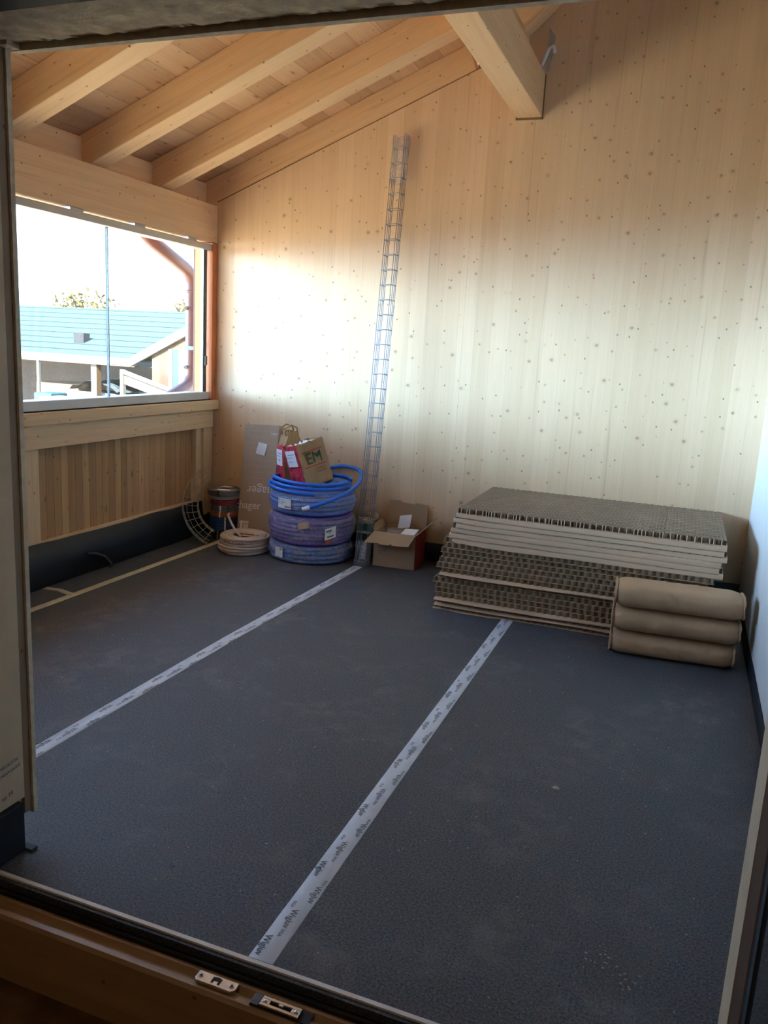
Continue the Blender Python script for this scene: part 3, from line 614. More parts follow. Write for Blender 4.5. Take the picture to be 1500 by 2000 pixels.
# ================================================================== SACKS
def sack(z, x0, y0, seed, label, h=0.128, L=0.60, dpt=0.245, yaw=0.066):
    e = empty('paper_sack', label, 'sack', (x0, y0, z), (0, 0, yaw), 'brown paper sacks stacked in front of the boards')
    NU, NV = 60, 48; vs = []; fs = []
    def prof(u, a, k=1.0):
        e1 = 2/3.2; ca, sa = math.cos(a), math.sin(a)
        y = math.copysign(abs(ca)**e1, ca)*dpt/2*k; zz = math.copysign(abs(sa)**(2/2.4), sa)*h/2*k
        return y, zz + h/2
    for i in range(NU + 1):
        u = -1 + 2*i/NU; k = 1 - 0.16*max(0, (abs(u) - 0.80)/0.20)**2.2 + 0.012*noise.noise(Vector((u*2, seed, 0)))
        for j in range(NV):
            a = 2*PI*j/NV; y, zz = prof(u, a, k)
            w = (0.5 - abs(noise.noise(Vector((u*13 + seed*9, a*1.3, seed)))))**3 * 3.0 * math.exp(-((u + 0.15)/0.6)**2) * (0.4 + 0.6*max(0, math.sin(a*2 + seed)))
            d = 0.030*w + 0.004*noise.noise(Vector((u*5, a*2, seed + 4)))
            if abs(u) > 0.8: d += 0.004*noise.noise(Vector((u*6, a*5, seed)))
            y *= 1 + d*6; zz = max(0.0, h/2 + (zz - h/2)*(1 + (d*6 if zz > h/2 else 0)))
            zz = min(zz, h*1.01)
            vs.append((u*L/2 + 0.004*noise.noise(Vector((a*3, u*3, seed))), y, zz))
    for i in range(NU):
        for j in range(NV): a = i*NV + j; b_ = i*NV + (j+1) % NV; fs.append((a, b_, b_ + NV, a + NV))
    fs.append(tuple(range(NV))); fs.append(tuple(NU*NV + j for j in range(NV))[::-1])
    MB().add(vs, fs).build('sack_body', 'kraft', e, smooth=True)
    for s in (-1, 1):
        cv = []; cf = []
        for i, (du, k) in enumerate(((0, 0.84), (0.003, 0.80), (0.009, 0.90), (0.014, 0.92), (0.016, 0.88), (0.008, 0.76))):
            for j in range(NV):
                a = 2*PI*j/NV; y, zz = prof(0, a, k*(1 + 0.03*noise.noise(Vector((a*2, s, seed)))))
                cv.append((s*(L/2 - 0.004 + du*(1 + 0.5*noise.noise(Vector((a*1.5, seed, s))))), y, max(0.002, zz)))
        for i in range(5):
            for j in range(NV): a = i*NV + j; b_ = i*NV + (j+1) % NV; cf.append((a, b_, b_ + NV, a + NV))
        c = MB().add(cv, cf).build('folded_end', 'kraft', e, smooth=True)
        N2 = []
        for j in range(NV):
            a = 2*PI*j/NV; y, zz = prof(0, a, 0.86); N2.append((s*(L/2 + 0.0085), y, max(0.003, zz)))
        MB().add(N2, [tuple(range(NV))]).build('end_shade', 'kraft_d', c)  # dark cap paints the shade inside the folded collar
sack(0.0, 0.062, 4.275, 1, 'bottom brown paper sack lying on the black floor mat', 0.125, 0.585)
sack(0.1265, 0.068, 4.272, 2, 'middle brown paper sack between two others', 0.126, 0.60)
sack(0.2545, 0.072, 4.268, 3, 'topmost brown paper sack with a folded right end', 0.130, 0.60)

# ================================================================== WIRE TRAY (leaning)
def wire_tray():
    bot = Vector((-2.055, 5.055, 0.002)); topc = Vector((-2.045, 5.375, 2.90))
    d = (topc - bot).normalized(); L = (topc - bot).length
    e = empty('wire_cable_tray', 'tall galvanised wire mesh cable tray leaning against the knotty back wall', 'cable tray', bot)
    a = math.radians(-14); sx = Vector((math.cos(a), math.sin(a), 0)); sx = (sx - d*sx.dot(d)).normalized(); sy = d.cross(sx)*-1
    if sy.y < 0: sy = -sy
    Wd, Dp = 0.088, 0.058
    def P(u, v, t): return sx*u + sy*v + d*t
    lw = MB(); offs = [(0, 0), (Wd, 0), (0, Dp*0.4), (Wd, Dp*0.4), (0, Dp*0.72), (Wd, Dp*0.72), (0, Dp), (Wd, Dp)]
    for (u, v) in offs: lw.tube([P(u, v, 0.004), P(u, v, L)], 0.0025, 6)
    cw = lw; t = 0.03
    while t < L:
        cw.tube([P(-0.002, Dp, t), P(-0.002, 0, t), P(Wd + 0.002, 0, t), P(Wd + 0.002, Dp, t)], 0.0025, 6)
        cw.tube([P(-0.002, Dp, t + 0.006), P(Wd + 0.002, Dp, t + 0.006)], 0.0019, 6)
        t += 0.1
    cw.build('wire_mesh', 'wire', e, smooth=True)
    for (t0, t1) in ((0.0, 0.17), (2.60, L - 0.005)):
        vs = []; fs = []; N = 26; K = 24
        for i in range(N + 1):
            t = t0 + (t1 - t0)*i/N
            for j in range(K):
                q = j/K*4; s = int(q); f = q - s
                u, v = [(f, 0), (1, f), (1 - f, 1), (0, 1 - f)][s]
                w = 0.006*noise.noise(Vector((j*0.9, t*30, t0)))
                vs.append(P(-0.004 + (Wd + 0.008)*u + (w if v in (0, 1) else 0)*0.2, -0.004 + (Dp + 0.008)*v + w, t + 0.003*noise.noise(Vector((j, 0, t)))))
        for i in range(N):
            for j in range(K): a_ = i*K + j; b_ = i*K + (j+1) % K; fs.append((a_, b_, b_ + K, a_ + K))
        MB().add(vs, fs).build('plastic_wrap', 'film', e, smooth=True)
wire_tray()

# ================================================================== CURVED TRAY OFFCUT + DARK PIECE
e = empty('curved_wire_tray', 'curved offcut of wire mesh tray standing in the corner by the small cable coils', 'cable tray', (-3.06, 5.02, 0.30), (0, 0, math.radians(24)))
lw = MB(); cw = MB()
def arcp(r, a, y): return Vector((r*math.cos(a), y, r*math.sin(a)*0.98))
A0, A1 = math.radians(118), math.radians(243)
for (r, y) in ((0.335, 0), (0.300, 0), (0.262, 0), (0.225, 0), (0.335, 0.05), (0.225, 0.05), (0.225, 0.025), (0.335, 0.025)):
    lw.tube([arcp(r, A0 + (A1 - A0)*i/40, y) for i in range(41)], 0.0020, 6)
for i in range(11):
    a = A0 + (A1 - A0)*(i + 0.4)/11
    cw.tube([arcp(0.335, a, 0.052), arcp(0.336, a, -0.001), arcp(0.225, a + 0.03, -0.001), arcp(0.225, a + 0.03, 0.052)], 0.0020, 6)
lw.add(cw.v, cw.f).build('wire_mesh', 'ywire', e, smooth=True)
e = empty('wire_tray_offcut', 'small dark wire mesh offcut lying at the foot of the black upstand', 'cable tray', (-3.39, 4.98, 0.004), (0, 0, math.radians(-8)))
lw = MB(); cw = MB()
for y in (0, 0.05, 0.10): lw.tube([(0, y, 0.004 + y*0.5), (0.16, y, 0.004 + y*0.5)], 0.002, 6)
for x in (0.01, 0.055, 0.1, 0.145): cw.tube([(x, 0, 0.0035), (x, 0.10, 0.054)], 0.002, 6)
lw.add(cw.v, cw.f).build('wire_mesh', 'green', e)

# ================================================================== SMALL CABLE COILS
def coil(name, label, c, R, r0, z0, h, mat, group, cat='cable coil', tr=0.006, seed=0, lay=3, ties=None, wob=0.002):
    e = empty(name, label, cat, (c[0], c[1], z0), (0, 0, 0), group)
    rr = random.Random(seed); mb = MB(); nz = max(1, round(h/(2*tr))); st = h/nz
    for k in range(nz):
        for q in range(lay): mb.ring((0, 0, tr + k*st*(h - 2*tr)/max(1e-6, (nz-1)*st) if nz > 1 else h/2), R - tr - q*2*tr + rr.uniform(-0.3, 0.3)*tr, tr, 48, 7, wob, rr.random()*6)
    q = lay
    while R - tr - q*2*tr > r0:
        for zz in (tr, h - tr): mb.ring((0, 0, zz), R - tr - q*2*tr, tr, 40, 6, wob, rr.random()*6)
        q += 1
    mb.build('windings', mat, e, smooth=True)
    for (a, tm) in (ties or []):
        t = MB(); ca, sa = math.cos(a), math.sin(a); nx, ny = -sa*0.006, ca*0.006
        prof = [(r0, -0.001), (R + 0.002, -0.001), (R + 0.0025, h/2), (R + 0.002, h + 0.001), (r0, h + 0.001)]
        vs = []
        for (r, zz) in prof:
            for s in (-1, 1): vs.append((r*ca + s*nx, r*sa + s*ny, max(zz, 0.0003)))
        t.add(vs, [(i*2, i*2+1, i*2+3, i*2+2) for i in range(4)]).build('cable_tie', tm, e)
    return e
CG = 'small cable coils stacked in the corner'; cc = (-3.235, 5.255)
coil('cable_coil', 'lowest small black cable coil standing on the floor in the corner', cc, 0.108, 0.05, 0.0, 0.075, 'cblack', CG, seed=1, ties=[(-1.5, 'cgrey')])
coil('cable_coil', 'dark blue cable coil, above the black one', (cc[0] - 0.004, cc[1]), 0.108, 0.05, 0.077, 0.098, 'cblue', CG, seed=2, ties=[(-0.95, 'paper')])
coil('cable_coil', 'thin orange cable coil, above the dark blue one', cc, 0.112, 0.05, 0.177, 0.036, 'corange', CG, seed=3, ties=[(-1.35, 'paper')])
coil('cable_coil', 'grey brown cable coil with black ties, between the orange and red ones', (cc[0] + 0.003, cc[1]), 0.106, 0.05, 0.215, 0.050, 'cgrey', CG, seed=4, ties=[(-1.35, 'paper'), (-2.2, 'cblack'), (-0.8, 'cblack')])
coil('cable_coil', 'dark red cable coil', cc, 0.111, 0.05, 0.267, 0.042, 'cred', CG, seed=5, ties=[(-1.9, 'cblack')])
coil('cable_coil', 'narrow off-white cable coil, directly under the topmost grey one', cc, 0.109, 0.05, 0.311, 0.026, 'whitehose', CG, seed=6, ties=[(-2.4, 'cblack')])
t = coil('cable_coil', 'topmost small coil of grey cable with a paper label', (cc[0] - 0.004, cc[1]), 0.127, 0.04, 0.339, 0.045, 'cgrey', CG, seed=7, ties=[(-1.4, 'cblack')])
MB().add([(-0.01, -0.10, 0.0465), (0.09, -0.07, 0.0465), (0.07, -0.03, 0.047), (-0.02, -0.05, 0.047)], [(0, 1, 2, 3)]).build('paper_label', 'paper', t)
MB().add([(-0.06, 0.04, 0.0465), (0.03, 0.05, 0.0465), (0.03, 0.09, 0.0465), (-0.05, 0.09, 0.0465)], [(0, 1, 2, 3)]).build('paper_label', 'paper', t)

# ================================================================== OFF-WHITE COIL
e = empty('hose_coil', 'flat off-white corrugated hose coil on the floor with one end sticking up', 'hose coil', (-2.905, 4.995, 0))
mb = MB(); rr = random.Random(5)
for k in range(6):
    for q in range(2): mb.ring((rr.uniform(-.004, .004), rr.uniform(-.004, .004), 0.011 + k*0.0198), 0.172 - q*0.021 + 0.010*math.sin(k*1.2), 0.0108, 64, 9, 0.003, rr.random()*6)
for q in range(2, 5): mb.ring((0, 0, 0.109), 0.172 - q*0.0205, 0.0105, 56, 8, 0.003, rr.random()*6)
mb.build('windings', 'whitehose', e, smooth=True)
MB().tube([(0.03, -0.10, 0.125), (-0.02, -0.075, 0.145), (-0.08, -0.04, 0.185), (-0.125, -0.01, 0.225), (-0.140, 0.0, 0.245), (-0.132, 0.005, 0.258)], 0.0085, 10).build('loose_end', 'whitehose', e, smooth=True)
MB().add([(-0.03, 0.0, 0.122), (0.10, 0.01, 0.122), (0.11, 0.05, 0.124), (-0.02, 0.055, 0.126)], [(0, 1, 2, 3)]).add([(0.0, -0.07, 0.1225), (0.11, -0.05, 0.122), (0.11, -0.02, 0.122), (0.0, -0.03, 0.123)], [(0, 1, 2, 3)]).build('paper_insert', 'facing', e)
items = []
for i, ch in enumerate('PVCflex'):
    a = math.radians(-108 + i*7.2); items.append((ch, 0.032, face_mx((0.184*math.cos(a), 0.184*math.sin(a), 0.092), (-math.sin(a), math.cos(a), 0), (0, 0, 1)), 1))
lettering('hose_print', items, 'redink', e)

# ================================================================== BIG COILS
CX, CY = -2.43, 5.13; BG = 'large hose coils stacked against the back wall'
def wrapped(label, z0, h, R, mat, seed, film=True, tagpos=None, r=0.0145, dx=0, dy=0, wr=0.012):
    e = empty('hose_coil', label, 'hose coil', (CX + dx, CY + dy, z0), (0, 0, 0), BG)
    rr = random.Random(seed); mb = MB(); nz = int(h/(2*r))
    for k in range(nz):
        zz = r + (h - 2*r - 0.008)*k/(nz - 1) + 0.004
        bul = 0.016*math.sin(PI*(k + 0.5)/nz)
        for q in range(2): mb.ring((0, 0, zz), R - 0.035 - q*2*r + bul + rr.uniform(-.004, .004), r, 72, 9, 0.003, rr.random()*6)
    q = 2
    while R - 0.035 - q*2*r > 0.14:
        mb.ring((0, 0, h - r - 0.006), R - 0.035 - q*2*r, r, 56, 8, 0.002, rr.random()*6); q += 1
    mb.build('windings', mat, e, smooth=True)
    if film:
        prof = []; K = 34; rm, rw = (R + 0.13)/2, (R - 0.13)/2
        for j in range(K):
            a = 2*PI*j/K; ca, sa = math.cos(a), math.sin(a)
            prof.append((rm + math.copysign(abs(ca)**0.55, ca)*rw, h/2 + math.copysign(abs(sa)**0.6, sa)*(h/2)))
        def jit(a, j, rad, zz):
            rg = 0.5 - abs(noise.noise(Vector((math.cos(a)*9 + j*0.12, math.sin(a)*9, j*0.35 + seed))))
            return wr*(noise.noise(Vector((math.cos(a)*4.5, math.sin(a)*4.5, j*0.4 + seed)))) + wr*0.9*(rg - 0.25) + wr*0.35*noise.noise(Vector((math.cos(a)*22, math.sin(a)*22, j*0.9 + seed)))
        MB().lathe(prof, (0, 0, 0), 220, True, jit).build('plastic_wrap', 'film', e, smooth=True)
    return e
def label_patch(e, R, a0, a1, z0, z1, lines, name='paper_label', mat='paper', skew=0.0, txt=None):
    N = 8; vs = []
    for i in range(N + 1):
        a = a0 + (a1 - a0)*i/N; vs += [(R*math.cos(a), R*math.sin(a), z0 + skew*i/N), (R*math.cos(a), R*math.sin(a), z1 + skew*i/N)]
    p = MB().add(vs, [(2*i, 2*i + 2, 2*i + 3, 2*i + 1) for i in range(N)]).build(name, mat, e)
    mb = MB(); R2 = R + 0.0008
    for (f0, f1, g0, g1) in lines:
        vs = []
        for i in range(5):
            f = f0 + (f1 - f0)*i/4; a = a0 + (a1 - a0)*f
            for g in (g0, g1): vs.append((R2*math.cos(a), R2*math.sin(a), z0 + (z1 - z0)*g + skew*f))
        MB().add(vs, [(2*i, 2*i + 2, 2*i + 3, 2*i + 1) for i in range(4)]).build('label_print', 'greyprint', p)
D = math.radians
e = wrapped('lowest big hose coil, mottled blue under crumpled plastic, resting on the floor', 0.0, 0.130, 0.305, 'bluecore', 11, wr=0.024)
label_patch(e, 0.310, D(-118), D(-104), 0.035, 0.105, [(0.6, 0.85, 0.75, 0.9)])
e = wrapped('purple hose coil wrapped in clear wrinkled plastic', 0.133, 0.206, 0.308, 'purple', 12, wr=0.019)
label_patch(e, 0.316, D(-48), D(-33), 0.05, 0.13, [(0.1, 0.6, 0.65, 0.8), (0.2, 0.8, 0.15, 0.3)], skew=0.02)
label_patch(e, 0.315, D(-82), D(-68), 0.12, 0.165, [], name='paper_tag', mat='facing', skew=0.015)
label_patch(e, 0.315, D(-47), D(-37), 0.02, 0.05, [], name='red_sticker', mat='corange', skew=0.02)
e = wrapped('bright blue hose coil with a white label, on top of the purple one', 0.342, 0.161, 0.310, 'blue2', 13, r=0.0150, wr=0.006)
label_patch(e, 0.312, D(-114), D(-93), 0.045, 0.115, [(0.05, 0.5, 0.8, 0.84), (0.05, 0.6, 0.6, 0.64), (0.05, 0.4, 0.45, 0.48), (0.55, 0.95, 0.12, 0.26)])
items = []
for i, ch in enumerate('EVOFLEX'):
    a = D(-91 + i*2.2); items.append((ch, 0.012, face_mx((0.314*math.cos(a), 0.314*math.sin(a), 0.118), (-math.sin(a), math.cos(a), 0), (0, 0, 1)), 1))
lettering('film_print', items, 'paper', e)
# loose loops on top belong to a separate bright hose
e = empty('blue_hose', 'loose bright blue corrugated hose looped around the paper bags', 'hose', (CX, CY, 0.512))
mb = MB()
def hoop(R, z, a0, a1, n, dz=0.0, sq=1.0, ox=0, oy=0, wz=0.0):
    return [((R*math.cos(a0 + (a1 - a0)*i/n))*1.0 + ox, R*sq*math.sin(a0 + (a1 - a0)*i/n) + oy, z + dz*i/n + wz*math.sin((a0 + (a1 - a0)*i/n)*2)) for i in range(n + 1)]
mb.tube(hoop(0.27, 0.045, D(20), D(355), 70, 0.012, 1.0, -0.005, 0.0, 0.008), 0.0125, 12)
mb.tube(hoop(0.285, 0.020, D(40), D(370), 70, 0.008, 1.0, -0.01, 0.0, 0.006), 0.0125, 12)
mb.tube(hoop(0.30, 0.012, D(100), D(300), 50, -0.02, 1.0, -0.012, 0.0, 0.004), 0.0125, 12)
sweep = []
for i in range(61):
    t = i/60; a = D(125 - 200*t); q_ = 0.335 - 0.06*max(0, 1 - t*3); sweep.append((q_*math.cos(a) + 0.005, q_*math.sin(a), 0.085 - 0.04*max(0, 1 - t*4) + 0.03*math.sin(PI*min(1, t*1.6)) - 0.190*max(0, (t - 0.48)/0.52)**1.15))
mb.tube(sweep, 0.0125, 12)
mb.build('hose', 'blue', e, smooth=True)
q0, q1 = Vector(sweep[-2]), Vector(sweep[-1]); dd = (q1 - q0).normalized()
MB().tube([q1 - dd*0.04, q1 + dd*0.014], 0.0135, 12).build('end_tape', 'paper', e, smooth=True)
tag(MB().lathe([(0.001, 0.06), (0.05, 0.062), (0.085, 0.05), (0.095, 0.02), (0.085, 0.0), (0.001, 0.0)], (CX + 0.165, CY + 0.06, 0.506), 28, False, lambda a, j, r, z: 0.02*noise.noise(Vector((math.cos(a)*3, math.sin(a)*3, j)))).build('wrapped_bundle', 'bluecore', smooth=True), 'crumpled pale blue plastic bundle right of the paper bags on the coils', 'bundle')

# ================================================================== PAPER BAGS
def bag(loc, phi, lean, W_, D_, H_, seed, label, big):
    view = Vector((0.43, -0.90, 0)).normalized()
    R3 = Matrix.Rotation(math.radians(lean), 3, view) @ Matrix.Rotation(math.radians(phi), 3, 'Z')
    e = empty('paper_bag', label, 'paper bag', loc, R3.to_euler(), 'printed paper bags on the hose coils')
    N = 14; K = 40; vs = []; fs = []
    def prm(j):
        q = j/K*4; s = int(q); f = q - s
        return [(f, 0), (1, f), (1 - f, 1), (0, 1 - f)][s]
    for i in range(N + 1):
        t = i/N
        sq = 1.0 if big else (1 - 0.55*max(0, (t - 0.55)/0.45)**1.2)
        for j in range(K):
            u, v = prm(j); x = (u - 0.5)*W_*(sq if not big else 1); y = (v - 0.5)*D_*(sq*0.6 + 0.4 if not big else 1)
            nn = noise.noise(Vector((u*5, v*5 + seed, t*5)))*0.010 + noise.noise(Vector((u*13, v*13 + seed, t*12)))*0.004
            zt_ = H_*t + (0.012*noise.noise(Vector((u*7, v*7, seed))) if i == N else 0) + (0.02*noise.noise(Vector((u*9, v*9, seed))) if (i == N and not big) else 0)
            vs.append((x + (nn if u in (0, 1) else 0), y + (nn*0.45 if v == 0 else nn if v == 1 else 0.0), zt_))
    for i in range(N):
        for j in range(K): a = i*K + j; b_ = i*K + (j+1) % K; fs.append((a, b_, b_ + K, a + K))
    fs.append(tuple(range(K))[::-1])
    MB().add(vs, fs).build('bag_body', 'bagkraft', e)
    # red printed side (the -x side)
    h1 = 0.99 if big else 0.70
    rp = []; rf = []
    NR = int(N*h1 + 0.5)
    for i in range(NR + 1):
        t = i/N
        sq = 1.0 if big else (1 - 0.55*max(0, (t - 0.55)/0.45)**1.2)
        for k in range(11):
            v = 1 - k/10; nn = noise.noise(Vector((0, v*5 + seed, t*5)))*0.010 + noise.noise(Vector((0, v*13 + seed, t*12)))*0.004
            rp.append((-0.5*W_*sq + nn - 0.0018, (v - 0.5)*D_*(sq*0.6 + 0.4 if not big else 1), H_*t))
    for i in range(NR):
        for k in range(10): a = i*11 + k; rf.append((a, a + 1, a + 12, a + 11))
    MB().add(rp, rf).build('red_side_panel', 'red', e)
    lx = -0.5*W_ - 0.0075; zc = H_*(0.70 if big else 0.46)
    pl = MB().box((lx, -D_*0.34, zc - 0.055), (lx + 0.0012, D_*0.36, zc + 0.06)).build('info_label', 'paper', e)
    MB().box((lx - 0.0006, -D_*0.28, zc + 0.03), (lx, D_*0.2, zc + 0.034)).box((lx - 0.0006, -D_*0.1, zc + 0.01), (lx, D_*0.3, zc + 0.013)).box((lx - 0.0006, -D_*0.1, zc - 0.02), (lx, D_*0.28, zc - 0.017)).build('label_print', 'greyprint', pl)
    return e
e = bag((-2.405, 5.085, 0.532), 62, 17, 0.235, 0.165, 0.310, 3, 'larger paper bag printed EM with a red side, leaning left on the coils', True)
fy = -0.165/2 - 0.0075
lettering('bag_print', [('EM', 0.115, face_mx((0.0, fy, 0.19), (1, 0, 0), (0, 0, 1)), 0.95)], 'greenprint', e)
for q in (0.242, 0.134): MB().box((-0.085, fy - 0.0006, q), (0.085, fy + 0.004, q + 0.006)).build('logo_bar', 'red', e)
lettering('slogan_print', [('Elektro', 0.026, face_mx((0.035, fy, 0.112), (1, 0, 0), (0, 0, 1)), 1), ('Material', 0.026, face_mx((0.035, fy, 0.09), (1, 0, 0), (0, 0, 1)), 1)], 'kraft_d', e)
mb = MB(); rr = random.Random(9); vs = []; fs = []
for i in range(11):
    for j in range(9): vs.append((-0.092 + 0.184*i/10, -0.07 + 0.14*j/8, 0.292 + 0.045*noise.noise(Vector((i*0.8, j*0.8, 3)))))
for i in range(10):
    for j in range(8): a = i*9 + j; fs.append((a, a + 9, a + 10, a + 1))
mb.add(vs, fs).build('plastic_liner', 'paper', e)
e = bag((-2.630, 5.175, 0.532), 50, 3, 0.16, 0.15, 0.35, 8, 'smaller scrunched paper bag with twisted handles, behind the larger one', False)
for s in (-1, 1):
    MB().tube([(-0.05, 0.03*s, 0.33), (-0.055, 0.04*s, 0.375), (-0.01, 0.045*s, 0.395), (0.035, 0.04*s, 0.375), (0.05, 0.03*s, 0.31)], 0.006, 8).build('handle', 'bagkraft', e, smooth=True)
mb = MB()
vs = []; fs = []
for i in range(9):
    for j in range(9): vs.append((-0.05 + 0.1*i/8, -0.045 + 0.09*j/8, 0.325 + 0.06*noise.noise(Vector((i*0.9, j*0.9, 7))) ))
for i in range(8):
    for j in range(8): a = i*9 + j; fs.append((a, a + 9, a + 10, a + 1))
mb.add(vs, fs).build('crumpled_top', 'bagkraft', e)

# ================================================================== LONG CARDBOARD BOX (leaning)
e = empty('long_cardboard_box', 'tall flat hager cardboard box leaning upright against the back wall', 'cardboard box', (-3.10, 5.20, 0.003), (D(-12.2), D(-2.0), D(3)))
H_ = 0.895
MB().box((0, 0, 0), (0.285, 0.045, H_)).build('box_body', 'cardgrey', e, bevel=0.004)
def T(s_, size, x, z, up=1): return (s_, size, face_mx((x, -0.0008, z), (up, 0, 0), (0, 0, up)), 1)
lettering('logo_print', [T(':hager', 0.082, 0.085, 0.275)], 'paper', e)
lettering('logo_print', [T(':hager', 0.098, 0.175, 0.395, -1)], 'paper', e)
mb = MB()
for i in range(10):
    z = 0.44 + i*0.045
    mb.box((0.02, -0.0006, z), (0.265, 0.0005, z + 0.0025))
    for k in range(5): 
        x = 0.03 + k*0.052 + (0.026 if i % 2 else 0)
        if x < 0.26: mb.box((x, -0.0006, z), (x + 0.002, 0.0005, z + 0.045))
mb.build('line_print', 'facing', e)
st = MB().box((0.115, -0.004, 0.665), (0.19, -0.0005, 0.755), Matrix.Translation((0.15, 0, 0.71)) @ Matrix.Rotation(D(12), 4, 'Y') @ Matrix.Translation((-0.15, 0, -0.71))).build('shipping_note', 'paper', e)
MB().box((0.02, -0.002, 0.135), (0.095, -0.0003, 0.155)).box((0.025, -0.002, 0.09), (0.045, -0.0003, 0.135)).box((0.052, -0.002, 0.09), (0.095, -0.0003, 0.132)).build('address_sticker', 'paper', e)
lettering('corner_print', [T('hager', 0.025, 0.25, 0.83)], 'paper', e)

# ================================================================== OPEN CARDBOARD BOX
e = empty('open_cardboard_box', 'open cardboard box printed EM with a red side, between wire tray and board stack', 'cardboard box', (-1.935, 5.10, 0.002), (0, 0, D(3.5)))
bw, bd, bh, th = 0.300, 0.285, 0.245, 0.004
MB().box((0, 0, 0), (bw, th, bh)).box((0, bd - th, 0), (bw, bd, bh)).box((0, th, 0), (th, bd - th, bh)).box((bw - th, th, 0), (bw, bd - th, bh)).box((th, th, 0), (bw - th, bd - th, th)).build('box_body', 'card', e)
MB().box((bw + 0.0003, 0.001, 0.001), (bw + 0.0018, bd - 0.001, bh - 0.001)).build('red_side_panel', 'redbox', e)
def flap(name, pts, nrm, mat='card'):
    n_ = Vector(nrm).normalized()*0.004; P = [Vector(p) for p in pts]; k = len(P)
    MB().add(P + [q + n_ for q in P], [tuple(range(k)), tuple(range(k, 2*k))[::-1]] + [(i, (i+1) % k, k + (i+1) % k, k + i) for i in range(k)]).build(name, mat, e)
flap('front_flap', [(0.0, 0, bh), (bw, 0, bh), (bw - 0.025, -0.095, bh - 0.062), (0.165, -0.10, bh - 0.066), (0.15, -0.088, bh - 0.058), (0.135, -0.10, bh - 0.066), (0.07, -0.10, bh - 0.066), (0.06, -0.092, bh - 0.06), (-0.04, -0.10, bh - 0.064)], (0, -0.3, 1))
flap('back_flap', [(0.02, bd, bh), (bw, bd, bh), (bw + 0.002, bd + 0.012, bh + 0.165), (bw - 0.09, bd + 0.012, bh + 0.172), (bw - 0.092, bd + 0.011, bh + 0.160), (0.11, bd + 0.012, bh + 0.168), (0.10, bd + 0.011, bh + 0.178), (0.01, bd + 0.012, bh + 0.178)], (0, 1, 0))
flap('side_flap', [(bw, 0.005, bh), (bw, bd - 0.005, bh), (bw + 0.085, bd - 0.03, bh + 0.095), (bw + 0.085, 0.06, bh + 0.085)], (1, 0, -1))
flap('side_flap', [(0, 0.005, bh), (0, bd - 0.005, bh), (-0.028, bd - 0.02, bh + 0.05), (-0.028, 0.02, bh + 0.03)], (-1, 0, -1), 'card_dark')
lettering('box_print', [('EM', 0.052, face_mx((0.065, -0.0006, 0.112), (1, 0, 0), (0, 0, 1)), 0.95)], 'greyprint', e)
for q in (0.080, 0.140): MB().box((0.025, -0.0008, q), (0.105, 0, q + 0.003)).build('logo_bar', 'greyprint', e)
mx = e.matrix_basis.copy() if False else (Matrix.Translation((-1.935, 5.10, 0.002)) @ Matrix.Rotation(D(3.5), 4, 'Z'))
o = MB().add([mx @ Vector(p) for p in ((0.11, 0.21, 0.235), (0.20, 0.20, 0.255), (0.205, 0.225, 0.345), (0.115, 0.235, 0.325), (0.115, 0.237, 0.325), (0.205, 0.227, 0.345), (0.20, 0.203, 0.255), (0.11, 0.213, 0.235))], [(0, 1, 2, 3), (4, 5, 6, 7), (0, 3, 4, 7), (1, 6, 5, 2), (3, 2, 5, 4), (0, 7, 6, 1)]).build('delivery_note', 'paper')
tag(o, 'upright white printed sheet standing in the open cardboard box', 'paper', 'papers in the open box')
o = MB().add([mx @ Vector(p) for p in ((0.17, 0.06, 0.232), (0.275, 0.05, 0.240), (0.285, 0.14, 0.262), (0.185, 0.15, 0.255), (0.185, 0.15, 0.253), (0.285, 0.14, 0.260), (0.275, 0.05, 0.238), (0.17, 0.06, 0.230))], [(0, 1, 2, 3), (4, 5, 6, 7), (0, 3, 4, 7), (1, 6, 5, 2), (3, 2, 5, 4), (0, 7, 6, 1)]).build('delivery_note', 'paper')
tag(o, 'flat white sheet at the front right rim of the open cardboard box', 'paper', 'papers in the open box')
o = MB().lathe([(0.001, 0.262), (0.05, 0.255), (0.080, 0.225), (0.085, 0.15), (0.08, 0.01), (0.001, 0.006)], tuple(mx @ Vector((0.12, 0.105, 0))), 30, False, lambda a, j, r, z: 0.008*noise.noise(Vector((math.cos(a)*3, math.sin(a)*3, j)))).build('plastic_bag', 'film', smooth=True)
tag(o, 'clear plastic bag bulging inside the open cardboard box', 'plastic bag')
tag(MB().box(tuple((-0.12, -0.03, 0)), (0.12, 0.03, 0.2), mx @ Matrix.Translation((0.15, 0.240, 0.006))).build('carton', 'card'), 'small brown carton standing inside the open cardboard box', 'carton')
# green case behind the tray
e = empty('green_case', 'dark green case standing behind the foot of the wire tray', 'case', (-2.105, 5.20, 0), (0, 0, D(3)))
MB().box((0, 0, 0), (0.115, 0.21, 0.27)).build('case_body', 'green', e, bevel=0.008)
MB().box((-0.002, -0.004, 0.20), (0.117, 0.214, 0.212)).build('lid_rim', 'facing', e)
def rollobj(c, R, h, label):
    o = MB().lathe([(R*0.5, 0), (R, 0), (R, h), (R*0.5, h)], c, 32, True).build('tape_roll', 'facing', smooth=False); tag(o, label, 'tape roll', 'rolls on the green case')
rollobj((-2.045, 5.26, 0.271), 0.050, 0.020, 'small beige roll lying on the green case, the lower left one')
rollobj((-2.05, 5.358, 0.271), 0.042, 0.045, 'taller beige roll on the green case nearest the back wall')

